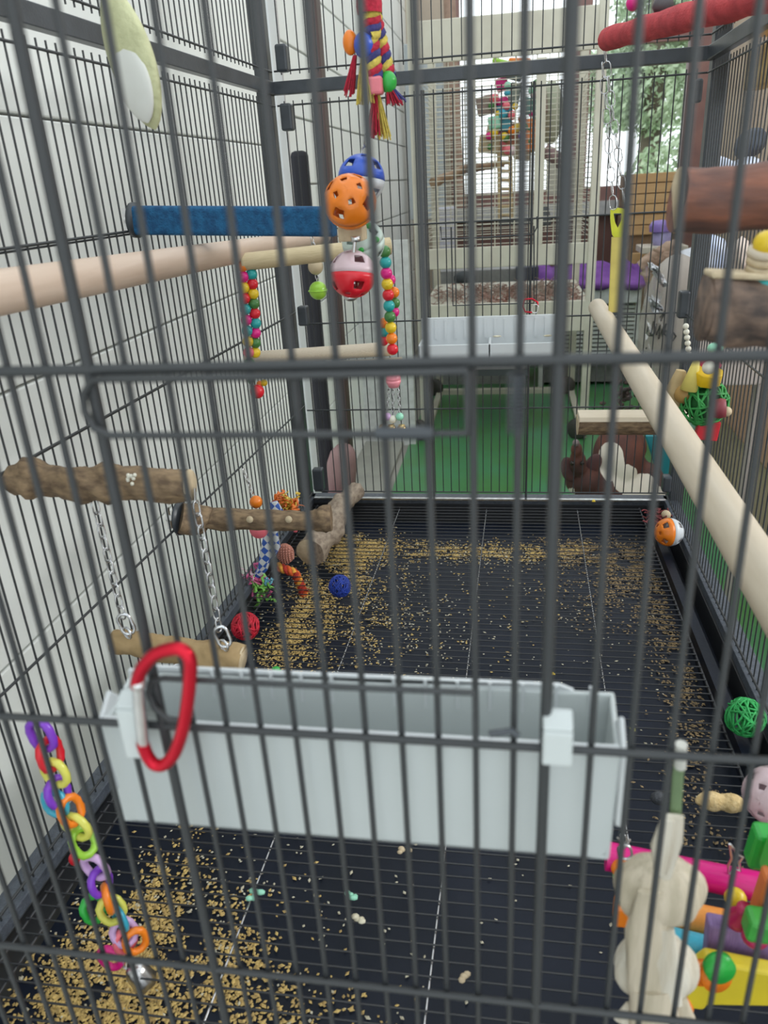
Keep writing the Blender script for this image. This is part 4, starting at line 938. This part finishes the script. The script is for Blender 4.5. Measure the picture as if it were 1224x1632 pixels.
# inside the parrot cage
def inb(name,px,py,r,m,Y=3.6,sq=1): bead(name,aY(px,py,Y),r,m,e3,sq)
e3=empty('parrot_toy',aY(800,330,3.6),'large cluster toy of colourful blocks and beads inside the cream cage','toy')
rnd=random.Random(5)
for px,py,w,h,m in((780,230,.09,.07,CUT),(812,215,.08,.10,mat('terracotta',(.5,.2,.12),.6)),(835,235,.07,.10,CUT),(850,215,.07,.12,ORA),(797,75,.06,.05,mat('mauve_block',(.30,.20,.20),.6)),(800,135,.05,.05,MAG),(800,162,.05,.03,MAG),(803,188,.07,.10,SKY),(788,196,.05,.05,MINT),(785,210,.05,.06,CUT),(800,225,.03,.08,CORAL),(835,205,.03,.10,ORA),(848,232,.03,.05,YEL),(845,170,.07,.06,mat('sea_green',(.10,.25,.22),.5)),(775,168,.08,.07,mat('taupe_wood',(.28,.21,.18),.7)),(820,150,.05,.08,mat('grey_green',(.25,.30,.26),.6)),(860,200,.03,.08,CORAL),(828,100,.09,.03,ORA),(800,100,.08,.02,LIM),(815,120,.09,.03,mat('slate_block',(.12,.17,.18),.6)),(862,160,.05,.10,mat('taupe_wood',(.3,.2,.2)))):
    obj('block',MB().box(aY(px,py,3.6+rnd.uniform(-.04,.04)),(w,.05,h),Matrix.Rotation(rnd.uniform(-.3,.3),3,'Y')),m,e3,bevel=.008)
for i in range(30): bead('bead',aY(rnd.uniform(778,862),rnd.uniform(130,240),3.55),rnd.uniform(.012,.02),rnd.choice([MAG,SKY,MINT,ORA,YEL,DGR,PUR,CORAL,SAL]),e3)
e3=empty('climbing_ladder',aY(804,350,3.6),'pale wooden ladder standing inside the cream cage','ladder')
for px in(795,813): obj('rail',MB().tube([aY(px,230,3.6),aY(px+2,352,3.6)],.010,6),mat('ladder_wood',(.55,.42,.24),.6),e3)
for i in range(8): rod('rung',aY(795,245+i*14,3.6),aY(814,245+i*14,3.6),.007,MATS['ladder_wood'],e3)
e3=empty('wood_perch',aY(740,300,3.6),'rough brown perch across the cream cage','perch'); branch('bark_stick',[aY(690,292,3.45),aY(740,270,3.6),aY(800,262,3.9)],[.020,.017,.014],mat('tan_bark',(.36,.24,.15),.7,scale=20,c2=(.24,.15,.09)),e3,4)
e3=empty('wood_perch',aY(840,272,3.6),'straight brown perch inside the cream cage at right','perch'); branch('bark_stick',[aY(868,238,3.6),aY(900,262,3.6)],[.028,.024],MATS['mauve_block'],e3,6)
e3=empty('hanging_loofah',aY(878,220,3.7),'pale green oval hanging toy inside the cream cage','toy'); bead('loofah',aY(878,180,3.7),.055,mat('sage_toy',(.42,.45,.34),.8),e3,2.2)
e3=empty('pink_hanger',aY(908,215,3.4),'pink flat toy hanging at the right of the cream cage','toy'); obj('flat_toy',MB().box(aY(907,193,3.4),(.04,.01,.13)),mat('dusty_pink',(.55,.33,.32),.7),e3,bevel=.003)
e3=empty('feed_bowl',aY(865,350,3.5),'dark pointed feeder cup in the cream cage','bowl'); obj('cup',MB().lathe(aY(866,347,3.5),[(.02,.045),(.035,-.02),(.03,-.03),(0,-.03)],(0,0,1),14),mat('slate_cup',(.10,.11,.12),.5),e3)
obj('cage_shelf',MB().bx((aY(795,350,3.6).x,3.5,aY(800,357,3.6).z),(aY(868,350,3.6).x,3.8,aY(800,350,3.6).z)),mat('dark_shelf',(.07,.07,.075),.5),label='dark flat shelf under the ladder in the cream cage',cat='shelf')
xx0=lambda a,b,c: aY(a,b,c).z
# things seen through and beside the cream cage
def thing1(name,mb,m,label,cat,**k): return obj(name,mb,m,label=label,cat=cat,**k)
q=MB().bx((aY(697,390,4.5).x,4.4,xx0(700,430,4.3)),(aY(727,390,4.5).x,4.6,aY(700,330,4.5).z)); thing1('storage_box',q,mat('pale_lilac_box',(.55,.55,.63),.5),'pale lilac storage box beyond the cream cage, left','box',bevel=.01)
q=MB().bx((aY(722,300,4.9).x-.25,4.8,.30),(aY(712,300,4.9).x,4.84,1.2)); thing1('curtain',q,mat('pale_blue_curtain',(.52,.57,.59),.8,scale=12,stretch=(3,1,.1)),'pale grey-blue curtain panel left of the bright window','curtain',bevel=.004)
e3=empty('timber_upright',aY(728,330,4.7),'reddish timber post leaning left of the bright window','post'); obj('post',MB().tube([aY(716,-10,4.7),aY(722,150,4.7),aY(734,330,4.7)],.035,6),mat('reddish_timber',(.36,.24,.18),.6),e3)
# grey shapes between apron and drawer
xx=lambda px,py,Y:aY(px,py,Y)
thing1('low_table',MB().bx((xx(692,445,4.3).x,4.2,ZF),(xx(840,445,4.3).x,4.9,xx(735,428,4.3).z)),mat('grey_table',(.33,.33,.33),.6),'grey low table seen under the cream cage apron','table',bevel=.004)
q=MB().ball(xx(740,443,4.1),(.055,.04,.035),16,10); thing1('dark_pouch',q,mat('charcoal_cloth',(.08,.09,.10),.8),'charcoal cloth pouch under the cream cage apron, left','bag')
thing1('dark_box',MB().bx((xx(822,450,4.1).x,4.09,xx(822,452,4.1).z),(xx(858,450,4.1).x,4.15,xx(822,426,4.1).z)),mat('navy_box',(.04,.05,.09),.5),'navy blue box beside the purple cloth','box',bevel=.004)
# white crate / table with purple cloth
zt_=xx(900,470,3.9).z
x0=xx(865,470,4.10).x; x1=xx(1018,470,4.10).x
e3=empty('wire_crate',((x0+x1)/2,4.3,ZF),'white slatted wire crate with solid white top, right of the cream cage','crate')
ztop=xx(950,457,4.10).z; zb_=xx(950,582,4.10).z
obj('top_panel',MB().bx((x0,4.06,xx(950,485,4.06).z),(x1,4.50,ztop)),mat('white_top',(.70,.73,.75),.5),e3,bevel=.006)
for i in range(14):
    z=xx(950,490+i*6.6,4.10).z; obj('slat',MB().bx((x0,4.095,z-.0075),(x1,4.105,z+.0055)),CREAMW,e3)
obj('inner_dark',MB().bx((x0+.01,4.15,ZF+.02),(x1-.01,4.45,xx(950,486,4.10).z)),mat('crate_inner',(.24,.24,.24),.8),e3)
for x in(x0,x1,(x0+x1)/2): obj('upright',MB().bx((x-.012,4.085,ZF),(x+.012,4.115,ztop-.01)),CREAMW,e3,bevel=.002)
# purple cloth
def cloth(pts,Y0,Y1,m,name,label,cat,th=.02,seed=1,amp=.015):
    N=26; V=[];F=[]
    P0=[Vector(p) for p in pts]
    q=MB()
    for j in range(9):
        for i in range(N):
            t=i/(N-1); top=P0[0].lerp(P0[1],t); bot=P0[3].lerp(P0[2],t); p=top.lerp(bot,j/8); p=p+Vector((0,amp*3*noise.noise(Vector((t*7,j*.4,seed)))-.06*(j/8),amp*noise.noise(Vector((t*9,3,seed)))*(1-j/8)*2)); V.append(p)
    for j in range(8):
        for i in range(N-1): a=j*N+i; F.append((a,a+1,a+N+1,a+N))
    q.add(V,F); return obj(name,q,m,label=label,cat=cat,solid=th)
PURC=mat('purple_fleece',(.22,.085,.36),.9,scale=14,c2=(.15,.05,.27),bump=.6,bscale=30)
cloth([xx(852,424,4.25),xx(1022,418,4.25),xx(1024,455,4.10),xx(852,458,4.10)],0,0,PURC,'purple_blanket','purple fleece blanket heaped on the white crate','blanket',.03,2,.016)
# cardboard / slatted pine box
x0=xx(1000,300,4.6).x; x1=xx(1062,300,4.6).x
e3=empty('pine_crate',((x0+x1)/2,4.75,xx(1000,345,4.6).z),'honey-coloured slatted pine crate below the window','crate')
for i in range(6):
    za=xx(1000,278+i*16.5,4.6).z; zb2=xx(1000,278+(i+1)*16.5-1.6,4.6).z; obj('slat',MB().bx((x0,4.6,zb2),(x1+.10,4.62,za)),mat('pine',(.56,.36,.17),.6,scale=9,c2=(.48,.29,.13),stretch=(.3,1,4)),e3,bevel=.002)
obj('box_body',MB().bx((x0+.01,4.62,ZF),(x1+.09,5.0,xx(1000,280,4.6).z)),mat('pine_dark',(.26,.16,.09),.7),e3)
e3=empty('pine_crate',(x0+.06,4.5,xx(1005,455,4.5).z),'lower small pine box just above the blanket','crate')
for i in range(2): obj('slat',MB().bx((xx(1004,440,4.4).x,4.4,xx(1004,450-i*24,4.4).z),(xx(1040,440,4.4).x,4.42,xx(1004,428-i*24,4.4).z)),MATS['pine'],e3,bevel=.002)
e3=empty('wood_lath',xx(992,455,4.5),'split pale wooden lath beside the yellow toy','lath'); obj('lath',MB().tube([xx(994,335,4.5),xx(996,380,4.5),xx(992,425,4.5)],.022,6,flat=.3,jit=.4),mat('split_wood',(.55,.42,.28),.7,scale=30,c2=(.35,.22,.14)),e3)
e3=empty('spray_tub',xx(1052,402,4.2),'lilac lidded tub standing on the shelf','tub')
obj('tub_body',MB().lathe(xx(1054,392,4.2),[(0,-.02),(.040,-.02),(.050,.07),(.046,.07),(.036,-.01)],(0,0,1),16),mat('lilac_tub',(.36,.33,.58),.4),e3); obj('lid',MB().lathe(xx(1054,362,4.2),[(.056,-.02),(.058,.01),(.045,.03),(0,.035)],(0,0,1),16),mat('violet_lid',(.25,.17,.50),.4),e3)
thing1('wall_shelf',MB().bx((xx(1018,396,4.2).x,4.1,xx(1018,402,4.2).z),(xx(1090,396,4.2).x,4.3,xx(1018,392,4.2).z)),mat('cream_shelf',(.58,.53,.45),.6),'narrow cream shelf holding the lilac tub','shelf',bevel=.003)
# feed sack
def sack(name,pts,dep,m,label,cat,seed,parent=None):
    # pillow from outline
    c=sum((Vector(p) for p in pts),Vector())/len(pts); N=len(pts); V=[];F=[]; L=[1,.97,.85,.6,.25]
    prof=[0,.35,.7,.93,1]
    outl=[Vector(p) for p in pts]
    rings=[]
    for s,dd in list(zip(L,prof)): rings.append([c+(p-c)*s+Vector((0,-dep*dd,0))+Vector((noise.noise(p*9+Vector((seed,s*3,0))),noise.noise(p*13+Vector((seed,s*5,4))),0))*.02*(1 if s<1 else 0) for p in outl])
    for s,dd in list(zip(L,prof))[1:]: rings.insert(0,[c+(p-c)*s+Vector((0,dep*dd,0)) for p in outl])
    for r in rings: V+=r
    for i in range(len(rings)-1):
        for k in range(N): F.append((i*N+k,i*N+(k+1)%N,(i+1)*N+(k+1)%N,(i+1)*N+k))
    F.append(tuple(range(N))[::-1]); F.append(tuple(range((len(rings)-1)*N,len(rings)*N)))
    q=MB(); q.add(V,F); return obj(name,q,m,parent,sub=1,**({} if parent else dict(label=label,cat=cat)))
Yk=2.9
KR=mat('grey_kraft_paper',(.42,.38,.34),.8,scale=5,c2=(.35,.31,.28),bump=.5,bscale=12)
pts=[xx(x,y,Yk) for x,y in((1050,420),(1075,400),(1105,405),(1130,440),(1135,520),(1130,620),(1100,680),(1040,690),(1018,640),(1012,560),(1024,480),(1040,440))]
e3=empty('feed_sack',xx(1072,690,Yk),'grey-brown paper feed sack with black handwriting','sack'); ks=sack('paper_bag',pts,.09,KR,None,None,3,e3)
def ink(parent,strokes,Y,r=.0035):
    q=MB()
    for s_ in strokes: q.tube([aY(x,y,Y) for x,y in s_],r,5)
    return obj('handwriting',q,mat('black_ink',(.03,.03,.035),.7),parent)
ink(e3,[[(1034,520),(1030,532),(1036,536),(1040,522),(1042,512)],[(1038,536),(1044,530),(1046,516)],[(1046,534),(1052,518),(1050,540),(1056,524)],[(1058,520),(1056,536)],[(1062,516),(1058,532),(1063,536),(1066,530),(1061,527)],[(1072,530),(1068,538),(1072,543),(1077,536),(1072,530)],[(1029,555),(1031,555.5)],[(1062,550),(1064,551)],[(1053,512),(1060,496),(1052,506)]],Yk-.105)
CLP=bpy.data.materials.new('clear_film'); CLP.use_nodes=True; t=CLP.node_tree; t.nodes.clear(); o_=t.nodes.new('ShaderNodeOutputMaterial'); mx=t.nodes.new('ShaderNodeMixShader'); tr=t.nodes.new('ShaderNodeBsdfTransparent'); gl=t.nodes.new('ShaderNodeBsdfGlossy'); gl.inputs['Roughness'].default_value=.12
mx.inputs[0].default_value=.22; t.links.new(tr.outputs[0],mx.inputs[1]); t.links.new(gl.outputs[0],mx.inputs[2]); t.links.new(mx.outputs[0],o_.inputs[0])
def film(pts,Y,name,label,seed,m,cat='bag',amp=.05):
    q=MB();V=[];F=[];N=16;P0=[aY(x,y,Y) for x,y in pts]
    for j in range(N):
        for i in range(N):
            s,t_2=i/(N-1),j/(N-1); p=P0[0].lerp(P0[1],s).lerp(P0[3].lerp(P0[2],s),t_2); V.append(p+Vector((noise.noise(Vector((s*4,t_2*4,seed)))*.02,noise.noise(Vector((s*6,t_2*5,seed+7)))*amp,noise.noise(Vector((s*5,t_2*5,seed+3)))*.02)))
    for j in range(N-1):
        for i in range(N-1): a=j*N+i; F.append((a,a+1,a+N+1,a+N))
    q.add(V,F,False); return obj(name,q,m,label=label,cat=cat,solid=(0 if m is CLP else .001))
film([(1026,425),(1058,430),(1056,600),(1008,590)],Yk-.16,'clear_plastic_bag','crumpled clear plastic bag leaning on the paper sack',2,CLP,amp=.14)
WCR=mat('white_crumple',(.72,.74,.78),.3,scale=12,spec=.8)
film([(1032,418),(1046,424),(1062,452),(1054,455)],Yk-.14,'white_film_twist','twisted shiny white film over the sack shoulder',5,WCR,amp=.1)
film([(1034,478),(1045,474),(1056,492),(1050,497)],Yk-.15,'white_film_twist','small shiny film fold halfway down the sack',8,WCR,amp=.1)
e3=empty('driftwood_root',xx(1050,430,3.3),'tangled pale brown roots above the paper sack','root')
for s_ in(((1020,425),(1040,410),(1062,396),(1082,390)),((1040,420),(1058,405),(1075,402)),((1028,440),(1044,415),(1050,398)),((1052,412),(1070,408),(1080,400))): branch('root',[xx(x,y,3.2) for x,y in s_],[.022]*len(s_),mat('root_wood',(.38,.27,.20),.8,scale=14,c2=(.27,.18,.13)),e3,len(s_)*3)
thing1('white_box',MB().prism([xx(1062,430,3.4),xx(1102,412,3.4),xx(1140,400,3.4),xx(1140,470,3.4),xx(1066,460,3.4)],(0,.3,0)),mat('pale_blue_white',(.66,.70,.78),.5),'pale bluish white carton behind the paper sack','box',bevel=.005)
# dark plant debris
q=MB(); rnd=random.Random(2); c=xx(992,635,2.9)
for i in range(60): p=c+Vector((rnd.gauss(0,.02),rnd.gauss(0,.05),rnd.gauss(0,.05))); q.ball(p,(rnd.uniform(.006,.014),.008,.008),6,4)
thing1('scrap_heap',q,mat('dark_scraps',(.12,.075,.065),.9,scale=30,c2=(.05,.04,.04)),'heap of dark scraps at the foot of the paper sack','debris',kind='stuff')
# teal panel
q=MB().prism([xx(1028,694,2.1),xx(1075,694,2.1),xx(1084,760,2.1),xx(1052,770,2.1)],(0,.02,0)); thing1('teal_lid',q,mat('teal_sheet',(.015,.24,.28),.4,scale=16,c2=(.01,.17,.20),stretch=(3,1,.3)),'teal plastic lid leaning beside the dog','lid',bevel=.004)
# ================================================================ DOG
def dog():
    Y=1.95; px2=lambda px,py,dy=0: aY(px,py,Y+dy)
    me=bpy.data.meshes.new('dog_skin'); q=MB(); Zf=ZF+.004
    q.ball(px2(985,800,.03),(.105,.12,.155),24,16); q.ball(px2(985,728,.0),(.066,.075,.085),24,16,axis=(0,.25,1)); q.ball(px2(1000,712,.03),(.050,.055,.05),20,12)
    q.ball(px2(962,775,-.02),(.075,.07,.07),20,12); q.ball(px2(1030,800,.0),(.055,.07,.11),20,12)
    q.ball(px2(930,765,-.05),(.048,.048,.045),20,12)     # skull
    q.ball(px2(921,738,-.085),(.022,.024,.040),16,10,axis=(-.15,-.2,1)); q.ball(px2(919,716,-.10),(.0165,.018,.018),14,10)
    c=px2(975,800,.0)
    for sx,dy in((-.055,-.10),(.045,-.10)):
        q.tube([(c.x+sx,Y-.04,c.z+.02),(c.x+sx,Y+dy+.02,Zf+.12),(c.x+sx,Y+dy,Zf+.02)],[.040,.026,.020],12); q.ball((c.x+sx,Y+dy-.02,Zf+.018),(.024,.036,.018),12,8)
    for sx in(-.10,.10):
        q.ball((c.x+sx,Y+.06,Zf+.09),(.045,.085,.085),16,10); q.tube([(c.x+sx,Y+.10,Zf+.05),(c.x+sx*1.1,Y+.03,Zf+.02),(c.x+sx*1.1,Y-.05,Zf+.016)],[.024,.019,.016],10); q.ball((c.x+sx*1.1,Y-.06,Zf+.016),(.020,.03,.015),10,8)
    q.tube([(c.x,Y+.14,Zf+.05),(c.x+.08,Y+.20,Zf+.03),(c.x+.16,Y+.18,Zf+.02)],[.022,.016,.008],10)
    q.ball((c.x,Y+.04,Zf+.10),(.11,.12,.10),20,14)
    e=empty('dog',(c.x,Y,ZF+.004),'brown and white dog sitting on the green floor beyond the cage','dog')
    o=obj('body',q,WIRE,e); rm=o.modifiers.new('r','REMESH'); rm.mode='VOXEL'; rm.voxel_size=.006; rm.use_smooth_shade=True; s=o.modifiers.new('s','SMOOTH'); s.iterations=6; s.factor=.6
    # coat: white patches placed on the body
    m=bpy.data.materials.new('brown_white_coat'); m.use_nodes=True; t=m.node_tree; b=t.nodes['Principled BSDF']; b.inputs['Roughness'].default_value=.75
    tc=t.nodes.new('ShaderNodeTexCoord'); base=None
    def mask(p,rad,sc=(1,1,1)):
        rel=p-Vector(WO['dog']); mp=t.nodes.new('ShaderNodeMapping'); mp.vector_type='POINT'; mp.inputs['Location'].default_value=(-rel.x*sc[0],-rel.y*sc[1],-rel.z*sc[2]); mp.inputs['Scale'].default_value=sc; t.links.new(tc.outputs['Object'],mp.inputs[0])
        ad=t.nodes.new('ShaderNodeVectorMath'); ad.operation='ADD'; nn=t.nodes.new('ShaderNodeTexNoise'); nn.inputs['Scale'].default_value=22; t.links.new(tc.outputs['Object'],nn.inputs[0]); sc_=t.nodes.new('ShaderNodeVectorMath'); sc_.operation='SCALE'; sc_.inputs['Scale'].default_value=.018; t.links.new(nn.outputs['Color'],sc_.inputs[0]); t.links.new(mp.outputs[0],ad.inputs[0]); t.links.new(sc_.outputs[0],ad.inputs[1])
        ln=t.nodes.new('ShaderNodeVectorMath'); ln.operation='LENGTH'; t.links.new(ad.outputs[0],ln.inputs[0]); lt=t.nodes.new('ShaderNodeMath'); lt.operation='LESS_THAN'; lt.inputs[1].default_value=rad; t.links.new(ln.outputs['Value'],lt.inputs[0]); return lt.outputs[0]
    nz=t.nodes.new('ShaderNodeTexNoise'); nz.inputs['Scale'].default_value=14; nz.inputs['Detail'].default_value=5; t.links.new(tc.outputs['Object'],nz.inputs[0]); rp_=t.nodes.new('ShaderNodeValToRGB'); rp_.color_ramp.elements[0].color=(.035,.012,.010,1); rp_.color_ramp.elements[1].color=(.12,.037,.022,1); rp_.color_ramp.elements[0].position=.35; rp_.color_ramp.elements[1].position=.7; t.links.new(nz.outputs[0],rp_.inputs[0])
    cur=rp_.outputs[0]
    for p,rad,sc in((px2(979,728,-.07),.038,(1.15,.4,.75)),(px2(1003,754,-.06),.034,(1,.4,.9)),(px2(1026,778,-.05),.046,(1,.4,.9)),(px2(1040,800,-.05),.05,(1,.4,.8)),(px2(912,785,-.08),.020,(1,.4,.35))):
        mxn=t.nodes.new('ShaderNodeMix'); mxn.data_type='RGBA'; t.links.new(mask(p,rad,sc),mxn.inputs['Factor']); t.links.new(cur,mxn.inputs['A']); mxn.inputs['B'].default_value=(.62,.57,.48,1); cur=mxn.outputs['Result']
    t.links.new(cur,b.inputs['Base Color']); bp_=t.nodes.new('ShaderNodeBump'); bp_.inputs['Strength'].default_value=.5; n3=t.nodes.new('ShaderNodeTexNoise'); n3.inputs['Scale'].default_value=90; t.links.new(tc.outputs['Object'],n3.inputs[0]); t.links.new(n3.outputs[0],bp_.inputs['Height']); t.links.new(bp_.outputs[0],b.inputs['Normal'])
    o.data.materials.clear(); o.data.materials.append(m)
    EM=mat('ear_brown',(.085,.03,.025),.8,scale=30,c2=(.05,.02,.02),bump=.4)
    for px,py,dy,ax in((906,748,-.08,(-.25,0,1)),(944,742,-.06,(.5,0,1))): obj('ear',MB().ball(px2(px,py,dy),(.012,.020,.034),14,10,axis=ax),EM,e)
    bead('nose',px2(918,706,-.115),.009,mat('grey_nose',(.16,.12,.12),.35),e)
    for px in(912,928): bead('eye',px2(px,738,-.108),.0055,mat('dog_eye',(.012,.008,.006),.1),e)
dog()
# left background floor items
pa=aZ(582,712,ZF)
q=MB().bx((-.80,2.2,ZF),(-.452,pa.y+.02,ZF+.02)); thing1('concrete_slab',q,mat('slab_grey',(.33,.33,.29),.8,scale=9,c2=(.27,.27,.24),bump=.3),'grey concrete slab at the foot of the white panel','slab',bevel=.004)
c=aY(545,760,2.02)
q=MB(); P=[(525,712),(548,703),(566,712),(570,745),(562,800),(556,860),(530,860),(528,800),(522,750)]
sack('cloth_bag',[aY(x,y,2.04) for x,y in P],.05,mat('dusty_maroon',(.24,.15,.14),.85,scale=8,c2=(.17,.09,.09),bump=.5),'dusty brown-pink cloth bag slumped below the dark post','bag',6)
# right outside: timber shelf beam, wall board, boxes and bags
TIM=mat('yellow_timber',(.70,.50,.22),.6,scale=7,c2=(.46,.29,.11),stretch=(4,.4,4))
a=aX(1148,60,.36); 
thing1('timber_beam',MB().bx((.300,.45,.655),(.325,1.20,.725)).bx((.300,.45,.595),(.325,1.20,.640)),TIM,'yellowish timber boards fixed outside the right bars','beam',bevel=.002)
thing1('tan_board',MB().bx((1.32,1.4,ZF),(1.36,5.1,1.6)),mat('tan_board',(.66,.53,.41),.7,scale=4,c2=(.58,.46,.35)),'tan board partition beyond the right bars','board')
thing1('grey_strap',MB().bx((1.29,1.4,aX(1160,190,1.3).z),(1.32,4.5,aX(1160,160,1.3).z)),mat('slate_band',(.16,.18,.20),.6),'slate grey band running along the tan partition','band',bevel=.002)
BX=mat('brown_card',(.50,.31,.20),.75,scale=3,c2=(.36,.20,.14),stretch=(1,1,.6))
def pxbox(name,px0,px1,py0,py1,X,th,m,label,cat,z0=None):
    a=aX(px0,py1,X); b=aX(px1,py0,X); q=MB().bx((X,min(a.y,b.y),z0 if z0 is not None else min(a.z,b.z)),(X+th,max(a.y,b.y),max(a.z,b.z))); return thing1(name,q,m,label,cat,bevel=.01)
a=aX(1128,560,.75); b=aX(1224,560,.75)
# (long brown chest along the right)
thing1('wooden_chest',MB().bx((.72,.5,-.30),(1.20,a.y+.0,aX(1190,545,.72).z)),BX,'brown wooden chest standing right of the cage','chest',bevel=.012)
for yy in(.6,a.y-.1): 
    for xx_ in(.76,1.16): pass
thing1('chest_plinth',MB().bx((.76,.55,ZF),(1.16,a.y-.05,-.30)),mat('pale_plinth',(.50,.38,.27),.7,scale=4),'pale plinth under the brown chest','plinth',bevel=.004)
WB=mat('white_bag',(.66,.68,.76),.35,scale=12,c2=(.50,.54,.66),bump=.8,bscale=20)
def bagpx(P,Y,dep,m,label,cat,seed,name='plastic_bag'): return sack(name,[aY(x,y,Y) for x,y in P],dep,m,label,cat,seed)
bagpx([(1128,250),(1145,243),(1158,262),(1180,255),(1205,240),(1212,300),(1200,340),(1130,330)],1.9,.08,WB,'white plastic bag with ragged top beyond the right bars','bag',1)
bagpx([(1178,215),(1200,200),(1220,205),(1218,240),(1200,252),(1178,258),(1168,240)],1.95,.05,mat('dark_cloth',(.07,.08,.10),.8),'dark cloth bundle above the white plastic bag','bundle',2,'cloth_bundle')
bagpx([(1108,372),(1164,368),(1162,436),(1130,432),(1102,425)],1.7,.04,mat('blue_bag',(.42,.50,.72),.35,scale=30,c2=(.62,.66,.76),bump=.8,bscale=30),'pale blue crinkled plastic bag beside the rear right post','bag',3)
bagpx([(1168,374),(1200,372),(1196,440),(1166,442)],1.6,.03,mat('dusty_rose_cloth',(.46,.33,.29),.8,scale=20,c2=(.60,.50,.44)),'dusty rose cloth hanging next to the blue bag','cloth',4,'hanging_cloth')
thing1('side_cabinet',MB().bx((xx(1106,440,1.72).x,1.62,xx(1150,600,1.7).z),(xx(1215,440,1.55).x+.05,1.76,xx(1150,437,1.7).z)).bx((xx(1200,600,1.7).x,1.66,ZF),(xx(1206,600,1.7).x,1.70,xx(1150,590,1.7).z)),mat('taupe_cabinet',(.42,.37,.34),.7,scale=4,c2=(.36,.31,.28)),'taupe wall cabinet on one slim leg behind the right rear post, holding the blue bag','cabinet',bevel=.006)
